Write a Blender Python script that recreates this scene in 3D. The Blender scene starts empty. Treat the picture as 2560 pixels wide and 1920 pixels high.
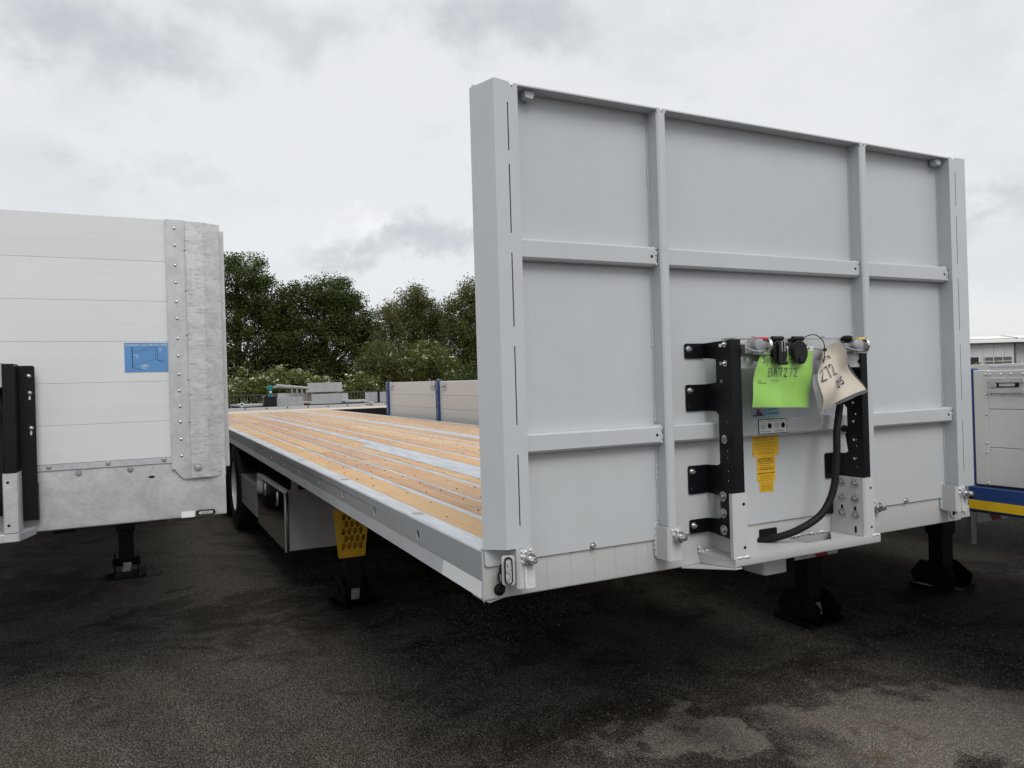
import bpy, bmesh, math, random
import numpy as np
from mathutils import Matrix, Vector
random.seed(7); rng = np.random.default_rng(11)
R = math.radians
scn = bpy.context.scene
COL = scn.collection

# ------------------------------------------------------------------ camera
cam_d = bpy.data.cameras.new('camera'); cam = bpy.data.objects.new('camera', cam_d); COL.objects.link(cam)
cam_d.sensor_width = 36; cam_d.lens = 26.3435; cam_d.clip_start = 0.05; cam_d.clip_end = 2000
RC = ((0.89492141, -0.0262727, 0.44544968), (-0.44522392, 0.01421736, 0.89530639), (-0.02985523, -0.99955371, 0.00102618))
mw = Matrix(((RC[0][0], -RC[0][1], -RC[0][2], -0.98422), (RC[1][0], -RC[1][1], -RC[1][2], -2.2308),
             (RC[2][0], -RC[2][1], -RC[2][2], 1.66), (0, 0, 0, 1)))
cam.matrix_world = mw
scn.camera = cam

# ------------------------------------------------------------------ world, sun, exposure
SUN_DIR = Vector((-0.02, -0.72, 0.78)).normalized()      # towards the veiled sun
w = bpy.data.worlds.new('World'); scn.world = w; w.use_nodes = True
NT = w.node_tree; NT.nodes.clear()

class G:                                                 # tiny node-graph helper
    def __init__(s, nt): s.nt = nt
    def n(s, typ, **kw):
        nd = s.nt.nodes.new(typ)
        for k, v in kw.items():
            if k in nd.inputs: nd.inputs[k].default_value = v
            else: setattr(nd, k, v)
        return nd
    def l(s, a, b): s.nt.links.new(a, b)
    def put(s, sock, v):
        if isinstance(v, bpy.types.NodeSocket): s.l(v, sock)
        elif v is not None: sock.default_value = v
    def m(s, op, a, b=None, c=None, clamp=False):
        nd = s.nt.nodes.new('ShaderNodeMath'); nd.operation = op; nd.use_clamp = clamp
        s.put(nd.inputs[0], a)
        if b is not None: s.put(nd.inputs[1], b)
        if c is not None: s.put(nd.inputs[2], c)
        return nd.outputs[0]
    def vec(s, x, y, z):
        nd = s.nt.nodes.new('ShaderNodeCombineXYZ')
        for i, v in enumerate((x, y, z)): s.put(nd.inputs[i], v)
        return nd.outputs[0]
    def mix(s, f, a, b):
        nd = s.nt.nodes.new('ShaderNodeMix'); nd.data_type = 'RGBA'
        s.put(nd.inputs[0], f)
        s.put(nd.inputs[6], a if isinstance(a, bpy.types.NodeSocket) else (*a, 1)[:4])
        s.put(nd.inputs[7], b if isinstance(b, bpy.types.NodeSocket) else (*b, 1)[:4])
        return nd.outputs[2]
    def noise(s, vec, scale, detail=4, rough=.55, dist=0, out='Fac', dim='3D'):
        nd = s.nt.nodes.new('ShaderNodeTexNoise'); nd.noise_dimensions = dim
        if vec is not None: s.l(vec, nd.inputs['Vector'])
        nd.inputs['Scale'].default_value = scale; nd.inputs['Detail'].default_value = detail
        nd.inputs['Roughness'].default_value = rough; nd.inputs['Distortion'].default_value = dist
        return nd.outputs[out]
    def ramp(s, f, lo, hi):                              # smoothstep lo..hi -> 0..1
        nd = s.nt.nodes.new('ShaderNodeMapRange'); nd.interpolation_type = 'SMOOTHSTEP'
        s.put(nd.inputs[0], f); nd.inputs[1].default_value = lo; nd.inputs[2].default_value = hi
        return nd.outputs[0]
    def scale(s, vec, sc):
        nd = s.nt.nodes.new('ShaderNodeMapping'); s.l(vec, nd.inputs[0]); nd.inputs['Scale'].default_value = sc
        return nd.outputs[0]

g = G(NT)
tc = g.n('ShaderNodeTexCoord'); sep = g.n('ShaderNodeSeparateXYZ'); g.l(tc.outputs['Generated'], sep.inputs[0])
dx, dy, dzz = sep.outputs
el = g.m('ARCSINE', dzz); az = g.m('ARCTAN2', dx, dy)
up = g.m('ADD', g.m('MAXIMUM', dzz, 0.0), 0.16)
cp = g.vec(g.m('DIVIDE', dx, up), g.m('DIVIDE', dy, up), 0.0)
n1 = g.noise(cp, 0.85, 4, .58, .1, dim='2D')
n2 = g.noise(cp, 2.3, 6, .60, .12, dim='2D')
n3 = g.noise(g.vec(az, g.m('MULTIPLY', el, 1.7), 0.0), 7.5, 6, .60, .15, dim='2D')   # soft cumulus billows
cov = g.m('ADD', g.m('MULTIPLY', n1, .45), g.m('ADD', g.m('MULTIPLY', n2, .25), g.m('MULTIPLY', n3, .30)))
shade = g.ramp(cov, .44, .64)                           # grey undersides
azw = g.m('ADD', az, g.m('MULTIPLY', g.m('SUBTRACT', n3, .5), .34))
elw = g.m('ADD', el, g.m('MULTIPLY', g.m('SUBTRACT', g.noise(g.vec(el, az, 0.0), 8.0, 5, .6, .1, dim='2D'), .5), .16))
aev = g.vec(azw, elw, 0.0)
def blob(a, e, sa, se):
    m1 = g.n('ShaderNodeVectorMath', operation='MULTIPLY_ADD'); g.l(aev, m1.inputs[0])
    m1.inputs[1].default_value = (1 / sa, 1 / se, 0); m1.inputs[2].default_value = (-a / sa, -e / se, 0)
    ln = g.n('ShaderNodeVectorMath', operation='LENGTH'); g.l(m1.outputs[0], ln.inputs[0])
    return ln.outputs['Value']
def soft(v, wt):
    nd = g.n('ShaderNodeMapRange', interpolation_type='SMOOTHSTEP'); g.l(v, nd.inputs[0])
    nd.inputs[1].default_value = 0.0; nd.inputs[2].default_value = 1.65; nd.inputs[3].default_value = wt; nd.inputs[4].default_value = 0.0
    return nd.outputs[0]
dark = None
for (a, e, sa, se, wt) in [(-.02, .405, .115, .050, .9), (.47, .46, .12, .042, .9), (.31, .187, .10, .022, .85), (.02, .268, .050, .018, .30),
                           (1.04, .167, .055, .022, .6), (.19, .445, .10, .035, .55)]:
    b = soft(blob(a, e, sa, se), wt)
    dark = b if dark is None else g.m('MAXIMUM', dark, b)
brt = soft(blob(.26, .218, .06, .013), .7)
cloud = g.mix(g.m('MULTIPLY', shade, .60), (.775, .788, .803), (.60, .625, .655))
cloud = g.mix(g.m('MULTIPLY', g.m('SUBTRACT', 1.0, g.ramp(el, .02, .42)), .40), cloud, (.80, .812, .825))
cloud = g.mix(g.m('MULTIPLY', dark, .75), cloud, (.44, .475, .52))
cloud = g.mix(brt, cloud, (.90, .91, .92))
sky = g.n('ShaderNodeTexSky', sky_type='NISHITA', sun_disc=False)
sky.sun_elevation = math.asin(SUN_DIR.z); sky.sun_rotation = math.atan2(SUN_DIR.x, SUN_DIR.y)
bg1 = g.n('ShaderNodeBackground', Strength=0.09); g.l(sky.outputs[0], bg1.inputs[0])
bg2 = g.n('ShaderNodeBackground', Strength=1.0); g.l(cloud, bg2.inputs[0])
ms = g.n('ShaderNodeMixShader'); ms.inputs[0].default_value = .95
g.l(bg1.outputs[0], ms.inputs[1]); g.l(bg2.outputs[0], ms.inputs[2])
w.cycles.sampling_method = 'MANUAL'; w.cycles.sample_map_resolution = 512
wo = g.n('ShaderNodeOutputWorld'); g.l(ms.outputs[0], wo.inputs[0])

sd = bpy.data.lights.new('sun', 'SUN'); sd.energy = 1.5; sd.angle = R(32); sd.color = (1.0, .965, .92)
so = bpy.data.objects.new('sun', sd); COL.objects.link(so); so.location = (6, -12, 20)
so.rotation_euler = (-SUN_DIR).to_track_quat('-Z', 'Y').to_euler()
cy_ = scn.cycles; cy_.max_bounces = 6; cy_.diffuse_bounces = 3; cy_.glossy_bounces = 3; cy_.transmission_bounces = 2; cy_.transparent_max_bounces = 6; cy_.caustics_reflective = False; cy_.caustics_refractive = False
vs = scn.view_settings; vs.view_transform = 'Standard'; vs.look = 'None'; vs.exposure = 0.12; vs.gamma = 1.0; vs.use_curve_mapping = False

# ------------------------------------------------------------------ materials
MAT = {}
def new_mat(name):
    m = bpy.data.materials.new(name); m.use_nodes = True; nt = m.node_tree
    bs = nt.nodes['Principled BSDF']; MAT[name] = m
    return m, G(nt), bs
def simple(name, col, rough=.5, metal=0, var=0.0, vscale=4, bump=0, bscale=60, spec=None, rnd=0.0, stretch=None, coat=0, rvar=.0):
    m, q, bs = new_mat(name)
    bs.inputs['Roughness'].default_value = rough; bs.inputs['Metallic'].default_value = metal
    if coat: bs.inputs['Coat Weight'].default_value = coat
    if spec is not None: bs.inputs['Specular IOR Level'].default_value = spec
    geo = q.n('ShaderNodeNewGeometry'); pos = geo.outputs['Position']
    if stretch: pos = q.scale(pos, stretch)
    c = None
    if var or rnd:
        f = q.noise(pos, vscale, 5, .6)
        lo = tuple(max(0, x * (1 - var)) for x in col); hi = tuple(min(1, x * (1 + var)) for x in col)
        c = q.mix(q.ramp(f, .3, .7), lo, hi)
        if rnd:
            oi = q.n('ShaderNodeObjectInfo')
            hs = q.n('ShaderNodeHueSaturation'); q.l(c, hs.inputs['Color'])
            q.l(q.m('ADD', 1 - rnd, q.m('MULTIPLY', oi.outputs['Random'], 2 * rnd)), hs.inputs['Value']); c = hs.outputs[0]
        q.l(c, bs.inputs['Base Color'])
    else: bs.inputs['Base Color'].default_value = (*col, 1)
    if rvar:
        f2 = q.noise(pos, vscale * 2.3, 6, .65)
        q.l(q.m('ADD', rough - rvar, q.m('MULTIPLY', f2, 2 * rvar)), bs.inputs['Roughness'])
    if bump:
        bn = q.n('ShaderNodeBump', Strength=bump, Distance=.002); q.l(q.noise(pos, bscale, 4, .6), bn.inputs['Height']); q.l(bn.outputs[0], bs.inputs['Normal'])
    return m

def paint_mat(name, col):
    m, q, bs = new_mat(name); geo = q.n('ShaderNodeNewGeometry'); pos = geo.outputs['Position']
    lowf = q.noise(pos, 2.1, 3, .55); runs = q.noise(q.scale(pos, (14, 14, .9)), 1.0, 4, .6); orange = q.noise(pos, 240, 2, .5)
    f = q.m('ADD', q.m('MULTIPLY', lowf, .85), q.m('MULTIPLY', runs, .15))
    c = q.mix(q.ramp(f, .3, .7), tuple(x * .965 for x in col), tuple(x * 1.03 for x in col))
    sp = q.ramp(q.noise(pos, 62, 3, .7), .70, .80); c = q.mix(q.m('MULTIPLY', sp, .18), c, (.30, .29, .27))
    q.l(c, bs.inputs['Base Color']); q.l(q.m('ADD', .30, q.m('MULTIPLY', lowf, .12)), bs.inputs['Roughness'])
    h = q.m('ADD', q.m('MULTIPLY', lowf, 6.0), q.m('MULTIPLY', orange, .12))
    bn = q.n('ShaderNodeBump', Strength=.5, Distance=.0022); q.l(h, bn.inputs['Height']); q.l(bn.outputs[0], bs.inputs['Normal'])
paint_mat('paint', (.505, .528, .550))
paint_mat('paint_low', (.535, .54, .538))
simple('weld', (.62, .64, .66), .3, .35, .25, 90, .8, 160)
simple('black', (.0045, .005, .0075), .38, 0, .2, 6, .05, 300, spec=.28, rvar=.08)
simple('black_plastic', (.008, .008, .009), .42, 0, .2, 20, spec=.35)
simple('rubber', (.008, .008, .0085), .6, 0, .3, 20, .2, 120, spec=.25)
simple('chassis', (.006, .006, .0065), .6, spec=.2)
simple('leg_black', (.0035, .0035, .004), .45, 0, .3, 10, spec=.22)
simple('chrome', (.62, .63, .64), .22, .9, .15, 40)
simple('steel', (.42, .43, .44), .38, .8, .2, 30)
simple('stainless', (.50, .50, .50), .09, 1.0, .05, 8)
simple('box_grey', (.42, .40, .385), .5, 0, .08, 5)
simple('tread', (.30, .32, .34), .45, .45, .25, 25)
simple('rail_web', (.42, .44, .455), .42, .1, .07, 3, .1, 120, stretch=(1, .25, 1), rvar=.06)
simple('rail_top', (.60, .63, .66), .42, .35, .12, 6, .25, 60, stretch=(6, .6, 1), rvar=.1)
simple('rail_lip', (.62, .64, .66), .4, .3, .06, 6, stretch=(1, .3, 1))
simple('white_tape', (.78, .80, .80), .4, 0, .03, 30)
simple('deck_steel', (.56, .60, .64), .4, .35, .16, 5, .2, 40, stretch=(5, .8, 1), rvar=.12)
simple('yellow_plastic', (.62, .36, .012), .55, 0, .08, 8)
simple('blue', (.012, .052, .20), .38, 0, .12, 5, coat=.2)
simple('yellow_tape', (.78, .50, .01), .5, 0, .08, 6)
simple('red', (.32, .012, .018), .45, 0, .12, 8)
simple('white_board', (.55, .55, .54), .5, 0, .08, 8)
simple('ink', (.012, .012, .012), .7)
simple('sticker_yellow', (.72, .42, .018), .5, 0, .05, 14)
simple('sticker_blue', (.10, .27, .55), .5, 0, .06, 10)
simple('sticker_lightblue', (.27, .50, .66), .5)
simple('sticker_white', (.72, .74, .73), .5)
simple('sticker_line', (.02, .05, .11), .6)
simple('red_tag', (.62, .03, .03), .5)
simple('yellow_tag', (.75, .55, .05), .5)
simple('lamp_glass', (.50, .50, .48), .15, .3, .5, 120)
simple('amber', (.45, .15, .02), .35)
simple('paper_green', (.28, .64, .03), .55, 0, .07, 14, .9, 34, coat=.55)
simple('paper_beige', (.52, .45, .36), .55, 0, .06, 16, .9, 34, coat=.55)
simple('teal', (.012, .19, .22), .45)
simple('pale_wood', (.62, .52, .42), .6, 0, .10, 3, stretch=(.3, 6, 1))
simple('brown_wood', (.36, .20, .10), .6, 0, .15, 6)
simple('wall_metal', (.52, .535, .55), .55, 0, .05, .6)
simple('roof_white', (.86, .86, .84), .5, 0, .04, .4)
simple('trim_dark', (.10, .10, .11), .6)
simple('door_dark', (.012, .013, .014), .4)
simple('glass_dark', (.10, .11, .12), .12, 0, .4, .8)
simple('bark', (.055, .045, .035), .85, 0, .35, 6, .6, 14)
simple('rim', (.72, .73, .74), .3, .3)
simple('stain', (.40, .40, .395), .5)
simple('twig', (.03, .022, .016), .8)
simple('dry_grass', (.36, .31, .20), .7, 0, .3, 3)
simple('fence_metal', (.06, .065, .065), .6)
simple('pebble_leaf', (.16, .15, .13), .8)

# galvanised sheet: spangle cells, cloudy patches and drying streaks
def galv(name, base=.46, streak=0.0, tint=(.97, 1.0, 1.03), metal=.35, rough=.42, con=1.0, cs=7):
    m, q, bs = new_mat(name)
    geo = q.n('ShaderNodeNewGeometry'); pos = geo.outputs['Position']
    cl = q.noise(pos, cs, 6, .66, .9)
    vo = q.n('ShaderNodeTexVoronoi'); q.l(pos, vo.inputs['Vector']); vo.inputs['Scale'].default_value = 70
    hsv = q.n('ShaderNodeSeparateColor'); q.l(vo.outputs['Color'], hsv.inputs[0])
    f = q.m('ADD', q.m('MULTIPLY', q.ramp(cl, .34, .66), .72), q.m('MULTIPLY', hsv.outputs[0], .28))
    lo = tuple(base * (1 - .26 * con) * t for t in tint); hi = tuple(min(1, base * (1 + .25 * con) * t) for t in tint)
    c = q.mix(f, lo, hi)
    if streak:
        s2 = q.noise(q.scale(pos, (16, 16, 105)), 1.0, 5, .72, 1.2)
        c = q.mix(q.m('MULTIPLY', q.ramp(s2, .52, .66), streak), c, tuple(base * .52 * t for t in tint))
    q.l(c, bs.inputs['Base Color'])
    bs.inputs['Metallic'].default_value = metal
    q.l(q.m('ADD', rough - .1, q.m('MULTIPLY', cl, .25)), bs.inputs['Roughness'])
    bn = q.n('ShaderNodeBump', Strength=.25, Distance=.002); q.l(cl, bn.inputs['Height']); q.l(bn.outputs[0], bs.inputs['Normal'])
galv('galv', .54, con=.45, cs=11); galv('galv_streak', .58, .8, con=.5, cs=14); galv('galv_beam', .53, 0, (.975, .995, 1.0), .15, .5, .7, 4.5); galv('galv_far', .38, 0, metal=.1, con=.12)

# extruded aluminium boards: fine lengthwise die lines and faint smudges
def alu(name, base=.63, tint=(1.0, 1.0, 1.0)):
    m, q, bs = new_mat(name)
    geo = q.n('ShaderNodeNewGeometry'); pos = geo.outputs['Position']; oi = q.n('ShaderNodeObjectInfo')
    ln = q.noise(q.scale(pos, (.25, .25, 60)), 1.0, 4, .6); sm = q.noise(pos, 2.4, 6, .6, .4)
    f = q.m('ADD', q.m('MULTIPLY', ln, .45), q.m('ADD', q.m('MULTIPLY', sm, .35), q.m('MULTIPLY', oi.outputs['Random'], .25)))
    c = q.mix(q.ramp(f, .2, .85), tuple(base * .93 * t for t in tint), tuple(base * 1.06 * t for t in tint))
    q.l(c, bs.inputs['Base Color']); bs.inputs['Metallic'].default_value = .15
    q.l(q.m('ADD', .30, q.m('MULTIPLY', sm, .18)), bs.inputs['Roughness'])
    bn = q.n('ShaderNodeBump', Strength=.08, Distance=.001); q.l(ln, bn.inputs['Height']); q.l(bn.outputs[0], bs.inputs['Normal'])
alu('alu', .72, (.97, .985, 1.0)); alu('alu_side', .66, (1.0, .997, .985)); alu('alu_far', .50, (1, .99, .97))

def wood_mat():
    m, q, bs = new_mat('wood')
    geo = q.n('ShaderNodeNewGeometry'); oi = q.n('ShaderNodeObjectInfo'); rnd = oi.outputs['Random']
    sp = q.n('ShaderNodeSeparateXYZ'); q.l(geo.outputs['Position'], sp.inputs[0])
    v = q.vec(q.m('ADD', q.m('MULTIPLY', sp.outputs[0], 26), q.m('MULTIPLY', rnd, 57)), q.m('ADD', q.m('MULTIPLY', sp.outputs[1], 1.5), q.m('MULTIPLY', rnd, 31)), sp.outputs[2])
    gr = q.noise(v, 1.0, 7, .62, 1.1); big = q.noise(geo.outputs['Position'], 1.7, 4, .6)
    c = q.mix(q.ramp(gr, .30, .72), (.50, .27, .115), (.69, .44, .215))
    c = q.mix(q.ramp(rnd, .25, .9), c, q.mix(gr, (.55, .345, .185), (.72, .52, .31)))
    c = q.mix(q.m('MULTIPLY', q.ramp(big, .48, .72), .5), c, (.46, .31, .20))
    r2 = q.m('FRACT', q.m('MULTIPLY', rnd, 7.31)); hs = q.n('ShaderNodeHueSaturation'); q.l(c, hs.inputs['Color']); q.l(q.m('ADD', .88, q.m('MULTIPLY', r2, .22)), hs.inputs['Value']); q.l(q.m('ADD', .84, q.m('MULTIPLY', rnd, .36)), hs.inputs['Saturation']); q.l(q.m('ADD', .491, q.m('MULTIPLY', r2, .014)), hs.inputs['Hue']); c = hs.outputs[0]
    q.l(c, bs.inputs['Base Color']); bs.inputs['Roughness'].default_value = .52; bs.inputs['Specular IOR Level'].default_value = .35
    bn = q.n('ShaderNodeBump', Strength=.25, Distance=.002); q.l(gr, bn.inputs['Height']); q.l(bn.outputs[0], bs.inputs['Normal'])
wood_mat()

def asphalt_mat():
    m, q, bs = new_mat('asphalt')
    geo = q.n('ShaderNodeNewGeometry'); pos = geo.outputs['Position']
    sp = q.n('ShaderNodeSeparateXYZ'); q.l(pos, sp.inputs[0])
    big = q.noise(pos, .42, 3, .6, .6, dim='2D'); mid = q.noise(pos, 2.8, 5, .68, .5, dim='2D'); fine = q.noise(pos, 34, 4, .7, dim='2D')
    vo = q.n('ShaderNodeTexVoronoi'); q.l(pos, vo.inputs['Vector']); vo.voronoi_dimensions = '2D'; vo.inputs['Scale'].default_value = 122; vo.inputs['Randomness'].default_value = 1
    cs = q.n('ShaderNodeSeparateColor'); q.l(vo.outputs['Color'], cs.inputs[0])
    body = q.m('SUBTRACT', 1.0, q.ramp(vo.outputs['Distance'], .22, .70))     # rounded stones standing in binder
    expo = q.ramp(q.m('ADD', q.m('MULTIPLY', mid, .45), q.m('MULTIPLY', big, .55)), .37, .58)
    c = q.mix(expo, (.030, .0245, .0195), (.108, .096, .083))
    wx = q.m('ADD', sp.outputs[0], q.m('MULTIPLY', q.m('SUBTRACT', q.noise(pos, 2.2, 4, .62, dim='2D'), .5), 1.1))
    wy = q.m('ADD', sp.outputs[1], q.m('MULTIPLY', q.m('SUBTRACT', q.noise(pos, 2.9, 4, .62, dim='2D'), .5), 1.0))
    def spot(x, y, sx, sy, ang=0, hard=.45):
        ca, sa = math.cos(ang), math.sin(ang)
        px = q.m('SUBTRACT', wx, x); py = q.m('SUBTRACT', wy, y)
        u = q.m('DIVIDE', q.m('ADD', q.m('MULTIPLY', px, ca), q.m('MULTIPLY', py, sa)), sx)
        v = q.m('DIVIDE', q.m('SUBTRACT', q.m('MULTIPLY', py, ca), q.m('MULTIPLY', px, sa)), sy)
        return q.m('SUBTRACT', 1.0, q.ramp(q.m('ADD', q.m('MULTIPLY', u, u), q.m('MULTIPLY', v, v)), hard, 1.35))
    pale = q.m('MAXIMUM', spot(2.45, -.04, .98, .46, -.42, .45), q.m('MULTIPLY', spot(1.36, .54, .16, .32, -.5, .4), .9))
    pale = q.m('MAXIMUM', pale, q.m('MULTIPLY', spot(1.15, .55, .25, .12, -.5), .5))
    c = q.mix(q.m('MULTIPLY', pale, q.m('ADD', .42, q.m('MULTIPLY', mid, .8))), c, (.30, .265, .232))
    rust = q.m('MAXIMUM', spot(2.1, .10, .10, .045, -.4, .0), spot(1.86, .10, .12, .045, -.4, .0))
    c = q.mix(q.m('MULTIPLY', rust, .5), c, (.15, .088, .042))
    rad = q.m('SQRT', q.m('ADD', q.m('POWER', q.m('ADD', sp.outputs[0], 5.2), 2.0), q.m('POWER', q.m('SUBTRACT', sp.outputs[1], 1.0), 2.0)))
    trk = None
    for r0 in (4.35, 4.75, 6.55, 6.95):
        t_ = q.m('SUBTRACT', 1.0, q.ramp(q.m('ABSOLUTE', q.m('SUBTRACT', rad, r0)), .06, .19)); trk = t_ if trk is None else q.m('MAXIMUM', trk, t_)
    trk = q.m('MULTIPLY', trk, q.ramp(mid, .38, .62))
    c = q.mix(q.m('MULTIPLY', trk, .45), c, (.034, .029, .025))
    stone = q.m('MULTIPLY', body, q.m('ADD', .35, q.m('MULTIPLY', q.m('POWER', cs.outputs[0], 1.6), 2.5)))
    gain = q.m('ADD', q.m('ADD', .42, q.m('MULTIPLY', pale, .22)), q.m('MULTIPLY', stone, q.m('ADD', 1.0, q.m('MULTIPLY', pale, -.55))))
    cc = q.n('ShaderNodeVectorMath', operation='SCALE'); q.l(c, cc.inputs[0]); q.l(gain, cc.inputs['Scale']); c = cc.outputs[0]
    mo = q.ramp(q.noise(pos, .42, 4, .66, .8, dim='2D'), .56, .70)
    mossy = q.m('MAXIMUM', q.m('MULTIPLY', mo, .6), q.m('MAXIMUM', q.m('MULTIPLY', spot(-1.45, 1.70, .45, .16, -.5, .1), .7), q.m('MULTIPLY', spot(4.2, 2.6, 2.6, 1.1, 0, .2), .7)))
    c = q.mix(q.m('MULTIPLY', mossy, q.m('MULTIPLY', q.ramp(fine, .3, .65), q.ramp(mid, .3, .6))), c, (.060, .058, .020))
    q.l(c, bs.inputs['Base Color']); q.l(q.m('ADD', .70, q.m('MULTIPLY', fine, .25)), bs.inputs['Roughness'])
    bs.inputs['Specular IOR Level'].default_value = .15
    hgt = q.m('ADD', q.m('MULTIPLY', body, q.m('ADD', .35, q.m('MULTIPLY', expo, .65))), q.m('MULTIPLY', fine, .5))
    bn = q.n('ShaderNodeBump', Strength=.9, Distance=.008); q.l(hgt, bn.inputs['Height']); q.l(bn.outputs[0], bs.inputs['Normal'])
asphalt_mat()

def island_mat(name, lo, hi, rough=.6, trans=0.0, spec=.3):
    m, q, bs = new_mat(name)
    geo = q.n('ShaderNodeNewGeometry')
    f = q.m('ADD', q.m('MULTIPLY', geo.outputs['Random Per Island'], .6), q.m('MULTIPLY', q.noise(geo.outputs['Position'], .9, 3, .5), .5))
    c = q.mix(f, lo, hi); q.l(c, bs.inputs['Base Color'])
    bs.inputs['Roughness'].default_value = rough; bs.inputs['Specular IOR Level'].default_value = spec
    if trans:
        out = [n for n in q.nt.nodes if n.type == 'OUTPUT_MATERIAL'][0]
        tr = q.n('ShaderNodeBsdfTranslucent'); q.l(c, tr.inputs[0])
        mx = q.n('ShaderNodeMixShader'); mx.inputs[0].default_value = trans
        q.l(bs.outputs[0], mx.inputs[1]); q.l(tr.outputs[0], mx.inputs[2]); q.l(mx.outputs[0], out.inputs[0])
island_mat('leaf_oak', (.030, .052, .014), (.115, .150, .042), .5, .38)
island_mat('leaf_birch', (.068, .082, .024), (.175, .185, .062), .5, .4)
island_mat('leaf_shrub', (.065, .090, .020), (.20, .225, .058), .5, .38)
island_mat('flower', (.62, .62, .44), (.82, .82, .66), .6, .2)
island_mat('stone', (.06, .056, .052), (.24, .228, .215), .8, 0, .2)
island_mat('weed', (.10, .09, .05), (.34, .30, .19), .7, .2)
m, q, bs = new_mat('clear_plastic')
bs.inputs['Base Color'].default_value = (.80, .82, .80, 1); bs.inputs['Roughness'].default_value = .12; bs.inputs['Alpha'].default_value = .07; bs.inputs['Specular IOR Level'].default_value = .9

# ------------------------------------------------------------------ geometry helpers
WL = {}; WARP = None
def link(o, parent=None):
    COL.objects.link(o)
    if parent is not None:
        o.parent = parent; o.matrix_parent_inverse = Matrix.Translation(-WL[parent])
    WL[o] = Vector((0, 0, 0)); return o
def thing(name, label, cat, loc=(0, 0, 0), group=None):
    o = bpy.data.objects.new(name, None); COL.objects.link(o); o.location = loc; WL[o] = Vector(loc); o.empty_display_size = .2
    o['label'] = label; o['category'] = cat
    if group: o['group'] = group
    return o
def tag(o, label, cat, group=None):
    o['label'] = label; o['category'] = cat
    if group: o['group'] = group
    return o
SMALL = {'girt_weld', 'rib_weld', 'weld_spatter', 'pocket_weld', 'shelf_weld', 'reflector_cells', 'bolt_hole', 'punched_hole', 'plate_hole', 'print', 'lashing_slot', 'rail_plug', 'reflective_tape', 'tread_stud',
         'edge_rivet', 'bracket_slot', 'lashing_hole', 'punch_hole', 'handwriting', 'lettering', 'drawing', 'pictogram', 'cross', 'plug_diagram', 'truss_web', 'stanchion_latch', 'sticker_border', 'chassis_frame', 'board_frame', 'weld_seam', 'rib_cap', 'shelf_underside', 'latch_rib', 'latch_handle', 'flower_heads', 'crown'}
def finish(me, name, mat, parent, smooth=None, warp=True):
    o = finish_(me, name, mat, parent, smooth, warp)
    if name in SMALL and name not in ('crown',): o['kind'] = 'stuff'
    return o
def finish_(me, name, mat, parent, smooth=None, warp=True):
    if WARP and warp:
        for v in me.vertices: v.co = WARP(v.co)
    if mat is not None:
        me.materials.clear(); me.materials.append(MAT[mat])
    if smooth is not None:
        me.polygons.foreach_set('use_smooth', [True] * len(me.polygons)); me.set_sharp_from_angle(angle=R(smooth))
    me.update()
    return link(bpy.data.objects.new(name, me), parent)
def rep(o, parent, d):                                   # one more of a piece, shared mesh, moved by d
    c = o.copy(); COL.objects.link(c); c.parent = parent; c.matrix_parent_inverse = Matrix.Translation(-WL[parent]); c.location = o.location + Vector(d)
    WL[c] = Vector((0, 0, 0)); return c

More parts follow.
